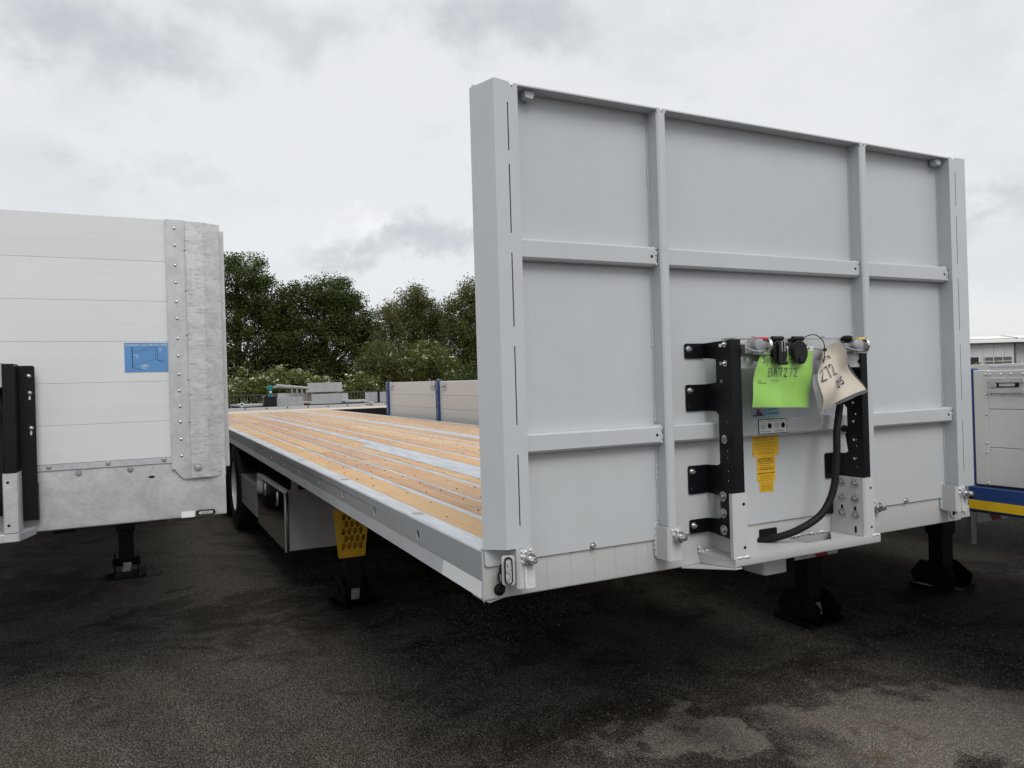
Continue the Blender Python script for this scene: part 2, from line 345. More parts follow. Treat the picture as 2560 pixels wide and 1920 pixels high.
class MB:
    def __init__(s): s.bm = bmesh.new()
    def box(s, x0, x1, y0, y1, z0, z1, bev=0, seg=1):
        vs = [s.bm.verts.new(c) for c in ((x0, y0, z0), (x1, y0, z0), (x1, y1, z0), (x0, y1, z0), (x0, y0, z1), (x1, y0, z1), (x1, y1, z1), (x0, y1, z1))]
        fs = [s.bm.faces.new([vs[i] for i in f]) for f in ((3, 2, 1, 0), (4, 5, 6, 7), (0, 1, 5, 4), (1, 2, 6, 5), (2, 3, 7, 6), (3, 0, 4, 7))]
        if bev:
            es = list({e for f in fs for e in f.edges})
            bmesh.ops.bevel(s.bm, geom=es, offset=bev, segments=seg, affect='EDGES', profile=.5)
        return s
    def prism(s, pts, axis, a, b, bev=0, seg=1):
        mp = {'x': lambda p, t: (t, p[0], p[1]), 'y': lambda p, t: (p[0], t, p[1]), 'z': lambda p, t: (p[0], p[1], t)}[axis]
        A = [s.bm.verts.new(mp(p, a)) for p in pts]; Bv = [s.bm.verts.new(mp(p, b)) for p in pts]; n = len(pts)
        fs = [s.bm.faces.new(A), s.bm.faces.new(Bv[::-1])] + [s.bm.faces.new((A[i], Bv[i], Bv[(i + 1) % n], A[(i + 1) % n])) for i in range(n)]
        bmesh.ops.recalc_face_normals(s.bm, faces=fs)
        if bev:
            es = list({e for f in fs for e in f.edges})
            bmesh.ops.bevel(s.bm, geom=es, offset=bev, segments=seg, affect='EDGES', profile=.5)
        return s
    def hexa(s, c8):
        vs = [s.bm.verts.new(c) for c in c8]
        for f in ((3, 2, 1, 0), (4, 5, 6, 7), (0, 1, 5, 4), (1, 2, 6, 5), (2, 3, 7, 6), (3, 0, 4, 7)): s.bm.faces.new([vs[i] for i in f])
        return s
    def sweep_y(s, prof, ys, closed=True):               # profile (x,z) carried along y
        rings = [[s.bm.verts.new((p[0], y, p[1])) for p in prof] for y in ys]; n = len(prof)
        fs = []
        for a, b in zip(rings, rings[1:]):
            for i in range(n if closed else n - 1): fs.append(s.bm.faces.new((a[i], a[(i + 1) % n], b[(i + 1) % n], b[i])))
        if closed: fs += [s.bm.faces.new(rings[0]), s.bm.faces.new(rings[-1][::-1])]
        bmesh.ops.recalc_face_normals(s.bm, faces=fs); return s
    def lathe(s, c, ax, prof, seg=16, caps=True):
        c = Vector(c); ax = Vector(ax).normalized(); u = ax.orthogonal().normalized(); v = ax.cross(u); rings = []
        for r, h in prof:
            if r < 1e-6: rings.append([s.bm.verts.new(c + ax * h)])
            else: rings.append([s.bm.verts.new(c + ax * h + (u * math.cos(2 * math.pi * i / seg) + v * math.sin(2 * math.pi * i / seg)) * r) for i in range(seg)])
        fs = []
        for a, b in zip(rings, rings[1:]):
            for i in range(seg):
                j = (i + 1) % seg
                if len(a) == 1 and len(b) == 1: continue
                if len(a) == 1: fs.append(s.bm.faces.new((a[0], b[j], b[i])))
                elif len(b) == 1: fs.append(s.bm.faces.new((a[i], a[j], b[0])))
                else: fs.append(s.bm.faces.new((a[i], a[j], b[j], b[i])))
        if caps and len(rings[0]) > 1: fs.append(s.bm.faces.new(rings[0][::-1]))
        if caps and len(rings[-1]) > 1: fs.append(s.bm.faces.new(rings[-1]))
        bmesh.ops.recalc_face_normals(s.bm, faces=fs); return s
    def cyl(s, p0, p1, r, seg=14, r1=None):
        p0 = Vector(p0); d = Vector(p1) - p0
        return s.lathe(p0, d, [(r, 0), (r if r1 is None else r1, d.length)], seg)
    def tube(s, pts, r, seg=8):
        P = [Vector(p) for p in pts]; n = len(P); rad = r if isinstance(r, (list, tuple)) else [r] * n
        prev = None; rings = []
        for i in range(n):
            d = (P[min(i + 1, n - 1)] - P[max(i - 1, 0)]).normalized()
            u = d.orthogonal().normalized() if prev is None else (prev - d * prev.dot(d)).normalized()
            prev = u; v = d.cross(u)
            rings.append([s.bm.verts.new(P[i] + (u * math.cos(2 * math.pi * k / seg) + v * math.sin(2 * math.pi * k / seg)) * rad[i]) for k in range(seg)])
        fs = []
        for a, b in zip(rings, rings[1:]):
            for k in range(seg): fs.append(s.bm.faces.new((a[k], a[(k + 1) % seg], b[(k + 1) % seg], b[k])))
        fs += [s.bm.faces.new(rings[0][::-1]), s.bm.faces.new(rings[-1])]
        bmesh.ops.recalc_face_normals(s.bm, faces=fs); return s
    def mesh(s, name='m'):
        me = bpy.data.meshes.new(name); s.bm.to_mesh(me); s.bm.free(); return me
    def build(s, name, mat, parent=None, smooth=None, warp=True):
        return finish(s.mesh(name), name, mat, parent, smooth, warp)

def spline(pts, n=8):                                    # Catmull-Rom
    P = [Vector(p) for p in pts]; P = [P[0] * 2 - P[1]] + P + [P[-1] * 2 - P[-2]]; out = []
    for i in range(1, len(P) - 2):
        for k in range(n):
            t = k / n; a, b, c, d = P[i - 1:i + 3]
            out.append(.5 * ((2 * b) + (c - a) * t + (2 * a - 5 * b + 4 * c - d) * t * t + (3 * b - a - 3 * c + d) * t ** 3))
    return out + [P[-2]]
def rrect(x0, x1, y0, y1, r, n=4):
    o = []
    for cx, cy, a in ((x1 - r, y1 - r, 0), (x0 + r, y1 - r, 90), (x0 + r, y0 + r, 180), (x1 - r, y0 + r, 270)):
        o += [(cx + r * math.cos(R(a + 90 * k / n)), cy + r * math.sin(R(a + 90 * k / n))) for k in range(n + 1)]
    return o
def circ(x, y, r, n=14, ry=None): return [(x + r * math.cos(2 * math.pi * k / n), y + (ry or r) * math.sin(2 * math.pi * k / n)) for k in range(n)]
def plate(name, outline, holes, t, mat, parent, to, warp=True, smooth=None):
    """sheet of thickness t cut to an outline with real holes; to(u, v, n) gives the world point"""
    cu = bpy.data.curves.new('tmp', 'CURVE'); cu.dimensions = '2D'; cu.fill_mode = 'BOTH'; cu.extrude = t / 2
    for ring in [outline] + holes:
        sp = cu.splines.new('POLY'); sp.points.add(len(ring) - 1); sp.use_cyclic_u = True
        for p, q_ in zip(sp.points, ring): p.co = (q_[0], q_[1], 0, 1)
    ob = bpy.data.objects.new('tmp', cu); me = bpy.data.meshes.new_from_object(ob)
    bpy.data.objects.remove(ob); bpy.data.curves.remove(cu)
    for v in me.vertices: v.co = Vector(to(*v.co))
    bm = bmesh.new(); bm.from_mesh(me); bmesh.ops.remove_doubles(bm, verts=bm.verts, dist=1e-6); bmesh.ops.recalc_face_normals(bm, faces=bm.faces); bm.to_mesh(me); bm.free()
    me.name = name
    return finish(me, name, mat, parent, smooth, warp)
def front(y): return lambda u, v, n: (u, y - n, v)       # sheet facing the camera side
def side(x): return lambda u, v, n: (x - n, u, v)        # sheet facing left, u runs along y
def text(name, s, size, mat, parent, to, w=None, spacing=1.0):
    cu = bpy.data.curves.new('tmp', 'FONT'); cu.body = s; cu.size = size; cu.align_x = 'LEFT'; cu.extrude = .0002; cu.resolution_u = 3; cu.space_character = spacing
    ob = bpy.data.objects.new('tmp', cu); me = bpy.data.meshes.new_from_object(ob); bpy.data.objects.remove(ob); bpy.data.curves.remove(cu)
    xs = [v.co.x for v in me.vertices]; k = 1 if not w else w / (max(xs) - min(xs)); x0 = min(xs)
    for v in me.vertices: v.co = Vector(to((v.co.x - x0) * k, v.co.y, v.co.z))
    return finish(me, name, mat, parent, None, False)
def strokes(name, lines, r, mat, parent, to):            # pen writing: flat ribbons
    b = MB()
    for ln in lines:
        P = [Vector((x, y, 0)) for x, y in ln]
        for a, c in zip(P, P[1:]):
            d = (c - a).normalized(); nrm = Vector((-d.y, d.x, 0)) * r; a2 = a - d * r * .6; c2 = c + d * r * .6
            vs = [b.bm.verts.new(to(*p)) for p in (a2 + nrm, a2 - nrm, c2 - nrm, c2 + nrm)]; b.bm.faces.new(vs)
    return b.build(name, mat, parent, warp=False)
GL = {'B': [[(0, 0), (0, 1), (.45, .95), (.55, .75), (.4, .55), (0, .5)], [(.4, .55), (.62, .35), (.5, .08), (0, 0)]],
      'A': [[(0, 0), (.3, 1), (.62, 0)], [(.12, .38), (.52, .38)]], '7': [[(0, .95), (.58, 1), (.25, 0)]],
      '2': [[(.02, .78), (.2, 1), (.48, .92), (.5, .68), (.02, .03), (.6, 0)]], 'o': [[(.5, .3), (.3, .58), (.05, .42), (.05, .12), (.3, 0), (.5, .15), (.5, .3)]],
      's': [[(.45, .5), (.2, .58), (.05, .42), (.4, .22), (.35, .04), (.03, .05)]], '5': [[(.5, 1), (.1, 1), (.05, .6), (.4, .62), (.5, .3), (.3, 0), (0, .08)]]}
def pen(s, h, adv=.8):
    out = []; x = 0
    for ch in s:
        for ln in GL[ch]: out.append([(x + p[0] * h * .92, p[1] * h) for p in ln])
        x += adv * h * .72
    return out

def bolt(b, p, ax, r, h, dome=True):
    b.lathe(p, ax, [(r * 1.7, 0), (r * 1.7, h * .18), (r, h * .2), (r, h * .7), (r * .72, h), (r * .34, h), (r * .30, h * .75), (0, h * .75)] if dome else [(r, 0), (r, h)], 12)
def each(name, mat, parent, pts, fn, smooth=40):          # one piece per point, all sharing the first one's mesh
    b = MB(); fn(b, Vector(pts[0])); o = b.build(name, mat, parent, smooth, False); P0 = Vector(pts[0])
    if WARP: o.location = WARP(P0) - P0
    for p in pts[1:]:
        p = Vector(p); q_ = WARP(p) if WARP else p
        c = rep(o, parent, (0, 0, 0)); c.location = q_ - P0
    return o
def rivet(b, p, ax, r): b.lathe(p, ax, [(r, 0), (r * .92, r * .35), (r * .6, r * .62), (0, r * .72)], 10)

# ------------------------------------------------------------------ ground
b = MB(); N = 40
gv = [[b.bm.verts.new((-300 + 600 * i / N, -60 + 600 * j / N, 0)) for j in range(N + 1)] for i in range(N + 1)]
for i in range(N):
    for j in range(N): b.bm.faces.new((gv[i][j], gv[i + 1][j], gv[i + 1][j + 1], gv[i][j + 1]))
o = b.build('ground', 'asphalt'); o['kind'] = 'structure'

# ------------------------------------------------------------------ shared trailer pieces
def landing_leg(parent, x, y, top, lowbox=.42):
    b = MB(); b.box(x - .078, x + .078, y - .075, y + .075, lowbox, top, .008); b.box(x - .062, x + .062, y - .06, y + .06, .15, lowbox + .02, .005)
    b.box(x - .1, x + .1, y - .02, y + .1, top - .25, top, .004); rivet(b, (x - .02, y - .075, lowbox + .12), (0, -1, 0), .014)
    leg = b.build('landing_leg', 'leg_black', parent, warp=False)
    f = MB(); hexp = [(-.16, .035), (.16, .035), (.185, .10), (.10, .215), (-.06, .215), (-.185, .13)]
    for sx in (-.1, .092): f.prism([(y + p[0], p[1]) for p in hexp], 'x', x + sx, x + sx + .008)
    f.prism([(x - .16, y - .16), (x + .16, y - .16), (x + .16, y + .16), (x - .16, y + .16)], 'z', .002, .016)
    f.prism([(x - .16, .016), (x - .16, .04), (x - .11, .02)], 'y', y - .16, y + .16); f.prism([(x + .16, .016), (x + .16, .04), (x + .11, .02)], 'y', y - .16, y + .16)
    f.cyl((x - .115, y, .13), (x + .115, y, .13), .035)
    f.build('foot', 'leg_black', leg, 35, False)
    p = MB(); p.hexa([(x - .035, y - .10, .06), (x + .03, y - .085, .055), (x + .03, y - .08, .06), (x - .035, y - .095, .065), (x - .025, y - .075, .135), (x + .045, y - .06, .13), (x + .045, y - .055, .13), (x - .025, y - .07, .135)])
    p.build('type_plate', 'tread', leg, warp=False)
    return leg
TYRE = [(.30, .0), (.33, -.025), (.42, -.03), (.50, -.005), (.53, .05), (.532, .33), (.50, .38), (.42, .41), (.3, .39)]
RIM = [(.31, .012), (.30, -.012), (.285, -.012), (.275, .03), (.24, .10), (.17, .135), (.16, .06), (.12, .04), (.0, .04)]
def wheel(parent, x, y, sgn=1):
    w_ = MB().lathe((x, y, .53), (sgn, 0, 0), TYRE, 40, False).build('wheel', 'rubber', parent, 30, False)
    b = MB(); b.lathe((x, y, .53), (sgn, 0, 0), RIM, 36, False)
    for k in range(10):
        a = 2 * math.pi * k / 10; b.cyl((x + sgn * .08, y + .21 * math.cos(a), .53 + .21 * math.sin(a)), (x + sgn * .05, y + .21 * math.cos(a), .53 + .21 * math.sin(a)), .016, 6)
    b.build('rim', 'rim', w_, 35, False)
    for rr in (.47, .40):
        b = MB(); b.lathe((x, y, .53), (sgn, 0, 0), [(rr, -.028 + (.47 - rr) * -.04), (rr + .008, -.032), (rr + .012, -.02)], 36, False)
    b.build('sidewall_ring', 'rubber', w_, 35, False)
    return w_
def chassis(parent, xc, y0, y1, ztop, wheels, xl, xr, legs, legtop):
    for sx in (-.55, .45):
        MB().prism([(y0 + .3, ztop), (y1, ztop), (y1, ztop - .40), (y0 + 3.6, ztop - .40), (y0 + 3.0, ztop - .16), (y0 + .3, ztop - .16)], 'x', xc + sx, xc + sx + .10).build('chassis_beam', 'chassis', parent)
    for y in wheels:
        MB().cyl((xl + .3, y, .53), (xr - .3, y, .53), .07, 12).build('axle', 'chassis', parent, 40, False)
        wheel(parent, xl + .03, y, 1); wheel(parent, xr - .03, y, -1)
        for x0 in (xl + .04, xr - .44):
            arc = [(y + .60 * math.cos(R(a)), .55 + .60 * math.sin(R(a))) for a in range(25, 160, 9)]
            inn = [(y + .585 * math.cos(R(a)), .55 + .585 * math.sin(R(a))) for a in range(25, 160, 9)][::-1]
            MB().prism(arc + inn, 'x', x0, x0 + .40).build('mudguard', 'black_plastic', parent, 30, False)
    for (x, y) in legs: landing_leg(parent, x, y, legtop)

# ------------------------------------------------------------------ MAIN TRAILER
DK = 1.126
def nose(co):                                            # the trailer stands nose-down and its bed is cambered
    y = max(co.y, 0.0); return Vector((co.x, co.y, co.z + .015 * y - .0004 * y * y))
main = thing('flatbed_trailer', 'light grey flatbed trailer with tall steel headboard and orange wooden deck', 'trailer', (1.275, 6.8, 0))
WARP = nose
YS = [.012 + k * .6185 for k in range(23)]; YEND = 13.75; YS = [y for y in YS if y < YEND - .3] + [YEND]
# headboard -----------------------------------------------------
HT = 2.640
notch = lambda x: (x - .008, HT)
hb = plate('headboard', [(.0, 1.079), (.69, 1.079), (.70, 1.16), (.775, 1.16), (.775, 1.083), (1.735, 1.083), (1.735, 1.16), (1.835, 1.16), (1.835, 1.079), (2.52, 1.079), (2.52, HT), (.03, HT)][0:0] +
           [(.15, 1.079), (.688, 1.079), (.697, 1.142), (.775, 1.142), (.775, 1.083), (1.76, 1.083), (1.76, 1.142), (1.82, 1.142), (1.82, 1.079), (2.335, 1.079), (2.36, 1.142), (2.54, 1.142), (2.54, HT), (.01, HT), (.01, 1.142), (.145, 1.142)],
           [], .004, 'paint', main, front(-.003))
def slots(xc, s=1):
    o = []
    for a, b_ in ((2.575, 2.418), (2.375, 2.151), (2.087, 1.848), (1.784, 1.530), (1.433, 1.202)):
        o.append([(xc - .0022, b_), (xc + .0022, b_), (xc + .0022, a), (xc - .0022, a)])
        # slot ends hook outwards
    return o
FD = -.065                                               # depth of the posts in front of the sheet
for nm, x0, x1, xs, xo, yo in (('left', .056, .143, .106, .001, -.002), ('right', 2.356, 2.47, 2.397, 2.549, -.002)):
    lo, hi = min(x0, x1), max(x0, x1)
    if nm == 'left': out = [(lo, 1.131), (hi, 1.131), (hi, HT), (.130, HT), (.124, HT - .016), (.112, HT + .002), (.062, HT + .008), (lo, HT + .006)]
    else: out = [(lo, 1.131), (hi, 1.131), (hi, HT + .004), (2.40, HT + .003), (2.383, HT - .014), (2.376, HT), (lo, HT)]
    p = plate('corner_post', out, slots(xs), .005, 'paint', hb, front(FD), smooth=30)
    # chamfer wing, inner cheek, black block added for the shade inside the post
    bx, ox = (lo, xo) if nm == 'left' else (hi, xo)
    t = .004 if nm == 'left' else -.004
    zt = [(1.128, HT + .006), (1.128, HT - .006)]
    b = MB(); b.hexa([(bx, FD - .0024, 1.131), (bx + t * .2, FD + .003, 1.131), (ox + t, yo + .004, 1.127), (ox, yo, 1.127), (bx, FD - .0024, HT + .006), (bx + t * .2, FD + .003, HT + .006), (ox + t, yo + .004, HT - .012), (ox, yo, HT - .012)])
    b.build('post_wing', 'paint', hb, None)
    xi = hi if nm == 'left' else lo
    b = MB(); b.box(min(xi, xi + (-.004 if nm == 'left' else .004)), max(xi, xi + (-.004 if nm == 'left' else .004)), FD + .0026, -.0055, 1.131, HT - .001); b.build('post_cheek', 'paint', hb)
    b = MB(); b.box(lo + .008, hi - .008, FD + .006, -.006, 1.14, HT - .004); b.build('post_hollow_shade', 'black', hb)
for x0 in (.706, 1.766):
    out = [(x0, 1.131), (x0 + .04, 1.131), (x0 + .04, HT + .001), (x0 + .029, HT + .001), (x0 + .025, HT - .012), (x0 + .019, HT + .001), (x0, HT + .001)]
    b = MB(); b.prism([(x0, 0 - .0055), (x0, FD + .006), (x0 + .006, FD), (x0 + .034, FD), (x0 + .04, FD + .006), (x0 + .04, -.0055)], 'z', 1.131, HT - .014)
    rb = b.build('rib', 'paint', hb)
    b = MB(); b.prism([(x0, HT - .014), (x0 + .018, HT - .014), (x0 + .014, HT + .001), (x0, HT + .001)], 'y', FD, -.0055); b.prism([(x0 + .028, HT - .014), (x0 + .04, HT - .014), (x0 + .04, HT + .001), (x0 + .03, HT + .001)], 'y', FD, -.0055); b.build('rib_cap', 'paint', hb)
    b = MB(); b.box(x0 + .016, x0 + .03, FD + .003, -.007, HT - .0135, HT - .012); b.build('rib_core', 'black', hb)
for x0, x1 in ((.1435, .7055), (.7465, 1.7655), (1.8065, 2.3555)):
    MB().prism([(FD + .001, HT - .004), (-.0055, HT - .004), (-.0055, HT + .001), (FD + .001, HT + .001)], 'x', x0, x1).build('top_flange', 'paint', hb)
    for zt_, zb_ in ((2.141, 2.073), (1.496, 1.431)):
        pr = [(-.0055, zb_), (-.040, zb_), (-.047, zb_ + .008), (-.047, zt_ - .006), (-.042, zt_), (-.0055, zt_)]
        gi = MB().prism(pr, 'x', x0, x1 - .006).build('girt', 'paint', hb)
        b = MB()                                          # weld bead down the girt end and a dark vent hole
        for k in range(9): rivet(b, (x1 - .007 + random.uniform(-.002, .002), -.047 + random.uniform(-.001, .003), zb_ + .006 + k * .007), (-.3, -1, 0), random.uniform(.0035, .006))
        for k in range(6): rivet(b, (x1 - .012 + random.uniform(-.006, .004), -.040 + k * .006, zt_), (0, -.3, 1), random.uniform(.003, .006))
        b.build('girt_weld', 'paint', hb, 40)
        b = MB().cyl((x1 - .026, -.0465, (zt_ + zb_) / 2), (x1 - .026, -.0478, (zt_ + zb_) / 2), .0055, 10); b.build('vent_hole', 'black', hb)
for xc in (.706, 1.766, 2.356):                           # weld seams beside the ribs
    b = MB()
    for z0, z1 in ((1.15, 1.43), (1.505, 2.06), (2.15, 2.60)):
        z = z0
        b.box(xc - .005, xc - .0005, -.0095, -.0052, z0, z1)
        for zz in (z0 + .01, (z0 + z1) / 2, (z0 + z1) / 2 + .03, z1 - .02):
            for k in range(9): rivet(b, (xc - .003 + random.uniform(-.002, .001), -.0072, zz + k * .0045), (-.5, -1, 0), random.uniform(.0025, .0046))
    b.build('rib_weld', 'paint', hb, 40)
for xc in (.20, 2.315):
    b = MB(); b.prism([(xc - .018, HT - .005), (xc - .018, HT - .030), (xc + .012, HT - .036), (xc + .02, HT - .02), (xc + .02, HT - .005)], 'y', -.045, -.012, .003); b.build('lifting_lug', 'paint', hb, 40)
# beam under the headboard --------------------------------------
bp = [(.004, 1.128), (.004, .968), (.007, .960), (.014, .956), (.09, .956), (.09, 1.118)]
beam = MB().prism([(.004, 1.128), (.004, .968), (.007, .960), (.0115, .9575), (.0115, 1.128)], 'x', .0, 2.478).build('front_beam', 'paint_low', main, 40)
MB().prism([(.0118, 1.088), (.0118, .957), (.016, .956), (.09, .956), (.09, 1.088)], 'x', .075, 2.475).build('beam_body', 'paint_low', beam)
b = MB(); b.box(.0445, .0475, .0015, .0042, .962, 1.125); b.box(.001, .003, .0012, .0042, .955, 1.125); b.build('weld_seam', 'paint', beam)
b = MB().prism(rrect(.006, .145, 1.07, 1.129, .012), 'y', -.006, -.001); b.build('corner_flap', 'paint', beam)
MB().cyl((2.417, .006, 1.0), (2.417, .0025, 1.0), .017, 18).build('drain_hole', 'black', beam)
MB().lathe((2.417, .0035, 1.0), (0, -1, 0), [(.026, 0), (.026, .006), (.019, .009), (.0185, 0)], 20).build('hole_collar', 'paint', beam, 40)
b = MB()
for x in (.24, .335, .43, .52, .605, .66, .93, 1.08): b.box(x - .0007, x + .0007, .0034, .0042, .968, 1.08)
o = b.build('water_stain', 'stain', beam); o['kind'] = 'stuff'
each('sheet_bolt', 'chrome', hb, [(x, -.005, 1.089) for x in (.419, 2.073)], lambda b, p: bolt(b, p, (0, -1, 0), .0075, .012), 35)
# stake pockets -------------------------------------------------
def pocket(x0, x1, z0, z1, by, refl):
    f = -.078
    pk = MB().prism([(x0, .003), (x0, f + .008), (x0 + .008, f), (x1, f), (x1, f + .004), (x0 + .01, f + .0045), (x0 + .0045, f + .01), (x0 + .0045, .003)], 'z', z0, z1).build('stake_pocket', 'paint_low', main, 40)
    b = MB(); b.prism([(x0 + .005, f + .011), (x0 + .011, f + .005), (x1, f + .005), (x1, -.002), (x0 + .005, -.002)], 'z', z0 + .001, z0 + .006); b.build('pocket_floor', 'paint_low', pk)
    xb = x1 - .022
    b = MB(); bolt(b, (xb, f - .016, z1 - .034), (.12, -1, 0), .0125, .03); b.cyl((xb, f, z1 - .034), (xb, f - .018, z1 - .034), .0165, 6); b.build('clamp_bolt', 'chrome', pk, 30)
    b = MB()
    for k in range(22): rivet(b, (xb - .022 + random.uniform(0, .034), f - .0005, z1 - .026 + random.uniform(-.02, .02)), (0, -1, .2), random.uniform(.004, .008))
    b.build('weld_spatter', 'weld', pk, 40)
    b = MB()
    for k in range(14): rivet(b, (x0 - .001, -.003, z0 + .01 + k * .0085), (-1, -.7, 0), random.uniform(.006, .009))
    b.build('pocket_weld', 'paint', pk, 40)
    if refl:
        r_ = MB().prism(rrect(x1 - .036, x1 - .001, z0 + .001, z0 + .072, .004), 'y', f - .008, f - .0005).build('reflector', 'white_tape', pk, 40)
        b = MB()
        for i in range(6):
            for j in range(12): b.prism([(x1 - .031 + i * .0052 + (j % 2) * .0026 + .0014 * math.cos(a), z0 + .007 + j * .0054 + .0016 * math.sin(a)) for a in (0, 1.57, 3.14, 4.71)], 'y', f - .0088, f - .0078)
        b.build('reflector_cells', 'steel', r_)
pocket(.088, .147, 1.003, 1.131, 0, True); pocket(.692, .752, 1.012, 1.132, 0, False); pocket(1.735, 1.80, 1.02, 1.134, 0, False); pocket(2.325, 2.389, 1.023, 1.139, 0, True)
# marker lamp with its cable ------------------------------------
def lampto(u, v, n):                                      # bracket turned outwards
    c, s_ = math.cos(R(22)), math.sin(R(22)); return (.062 + u * c - n * s_ * -1 * -1, -.062 - u * s_ * -1 * -1 - n * c, v)
lb = plate('lamp_bracket', rrect(-.021, .021, 1.018, 1.112, .008), [], .006, 'paint_low', main, lampto, smooth=40)
plate('lamp_gasket', rrect(-.0135, .0135, 1.022, 1.108, .013, 6), [], .012, 'rubber', lb, lambda u, v, n: lampto(u, v, n + .008), smooth=40)
plate('lamp_lens', rrect(-.009, .009, 1.027, 1.103, .0088, 6), [], .012, 'lamp_glass', lb, lambda u, v, n: lampto(u, v, n + .012), smooth=40)
b = MB(); b.tube(spline([(.052, -.03, 1.078), (.040, -.045, 1.060), (.058, -.048, 1.040), (.042, -.042, 1.022), (.038, -.036, 1.045), (.052, -.03, 1.062), (.056, -.03, 1.03), (.052, -.018, 1.0), (.056, -.004, .99)], 7), .0035, 6)
b.lathe((.058, .003, .989), (0, -1, 0), [(.020, 0), (.020, .006), (.013, .012), (.008, .022), (0, .022)], 16); b.build('lamp_cable', 'rubber', main, 40)
# deck -----------------------------------------------------------
deck = MB().sweep_y([(.03, DK - .05), (2.52, DK - .05), (2.52, DK - .033), (.03, DK - .033)], YS).build('deck', 'chassis', main)  # unseen dark pan added below the planks to stop light passing through
rows = [(.073, .213), (.247, .377), (.400, .563), (.600, .688), (.912, 1.068), (1.118, 1.277), (1.297, 1.428), (1.462, 1.598), (1.632, 1.750), (1.912, 2.075), (2.105, 2.225), (2.255, 2.345), (2.372, 2.475)]
screws = []
for i, (x0, x1) in enumerate(rows):
    cuts = [.045]; y = .045 + random.choice((1.3, 2.2, 2.9, 3.6))
    if i == 3: cuts += [4.15]; y = 6.4
    while y < YEND - 1.2: cuts.append(y); y += random.uniform(2.2, 3.6)
    cuts.append(YEND - .06)
    for k, (a, c) in enumerate(zip(cuts, cuts[1:])):
        xr = .795 if (i == 3 and a > 4.1) else x1
        n = max(1, int((c - a) / .8)); ys = [a + .0015 + (c - a - .003) * t / n for t in range(n + 1)]
        e = .003; top = DK - .001 + random.uniform(-.0012, .0012)
        MB().sweep_y([(x0 + e, DK - .032), (xr - e, DK - .032), (xr - e, top - .003), (xr - e - .003, top), (x0 + e + .003, top), (x0 + e, top - .003)], ys).build('plank', 'wood', deck)
    y = .32
    while y < YEND:
        for fx in (.24, .76):
            if random.random() < .7: screws.append((x0 + (x1 - x0) * fx + random.uniform(-.01, .01), y + random.uniform(-.02, .02)))
        y += random.uniform(.28, .36)
b = MB()
for x, y in screws: b.prism(circ(x, y, .0042, 6), 'z', DK - .004, DK + .0012)
o = b.build('screw_head', 'chassis', deck); o['kind'] = 'stuff'
gaps = [(.213, .247), (.377, .400), (.563, .600), (1.068, 1.118), (1.277, 1.297), (1.428, 1.462), (1.598, 1.632), (2.075, 2.105), (2.225, 2.255), (2.345, 2.372)]
for a, c in gaps:
    MB().sweep_y([(a + .001, DK - .03), (c - .001, DK - .03), (c - .001, DK - .0035), (a + .001, DK - .0035)], YS[:-1] + [YEND - .06]).build('steel_strip', 'deck_steel', deck)
def strip(x0, x1, y0, y1):
    n = max(2, int((y1 - y0) / .7)); ys = [y0 + (y1 - y0) * t / n for t in range(n + 1)]
    MB().sweep_y([(x0, DK - .03), (x1, DK - .03), (x1, DK - .0012), (x0, DK - .0012)], ys).build('steel_plate', 'deck_steel', deck)
strip(.692, .908, .045, 4.145)
for a in (4.155, 7.4, 10.6): strip(.799, .908, a, min(a + 3.2, YEND - .06))
for a in (.045, 3.3, 6.9, 10.4): strip(1.754, 1.908, a, min(a + 3.55 if a > 1 else 3.29, YEND - .06))
MB().box(.0, 2.55, YEND - .058, YEND, DK - .15, DK, .004).build('rear_rail', 'rail_top', main)
# side rails ------------------------------------------------------
def side_rail(x, sgn):
    holes = [circ(.635 + .6185 * k, 1.061, .0165, 14, .0205) for k in range(21)]
    ol = [(y, 1.021) for y in YS] + [(y, DK - .009) for y in reversed(YS)]
    to = (lambda u, v, n: (x + sgn * (.004 + n), u, v))
    web = plate('side_rail', ol, holes, .008, 'rail_web', main, to, smooth=None)
    MB().sweep_y([(x, DK - .009), (x + sgn * .003, DK - .003), (x + sgn * .009, DK), (x + sgn * .0715, DK), (x + sgn * .0715, DK - .03), (x + sgn * .009, DK - .012), (x + sgn * .006, DK - .0095)], YS).build('rail_top', 'rail_top', web, 50)
    MB().sweep_y([(x, 1.0205), (x - sgn * .009, .969), (x - sgn * .004, .966), (x + sgn * .06, .966), (x + sgn * .06, .972), (x + sgn * .012, 1.0205)], YS).build('rail_lip', 'rail_lip', web)
    b = MB(); b.sweep_y([(x + sgn * .035, .975), (x + sgn * .04, .975), (x + sgn * .04, DK - .03), (x + sgn * .035, DK - .03)], YS); b.build('rail_inner', 'rail_web', web)
    b = MB()
    for k in range(11):
        y = .737 + 1.245 * k; b.prism(rrect(min(x + sgn * .018, x + sgn * .060), max(x + sgn * .018, x + sgn * .060), y - .030, y + .030, .003, 2), 'z', DK - .003, DK + .0008)
    b.build('lashing_slot', 'steel', web)
    t = MB(); t.sweep_y([(x - sgn * .0012, 1.019), (x - sgn * .0100, .9705), (x - sgn * .009, .9705), (x + sgn * .0002, 1.019)], [.013, .35]); t.build('reflective_tape', 'white_tape', web)
side_rail(0, 1); side_rail(2.55, -1)
MB().prism([(.004, .966), (.09, .966), (.09, .955), (.03, .944), (.004, .956)], 'y', .02, .10).build('corner_gusset', 'paint_low', main)
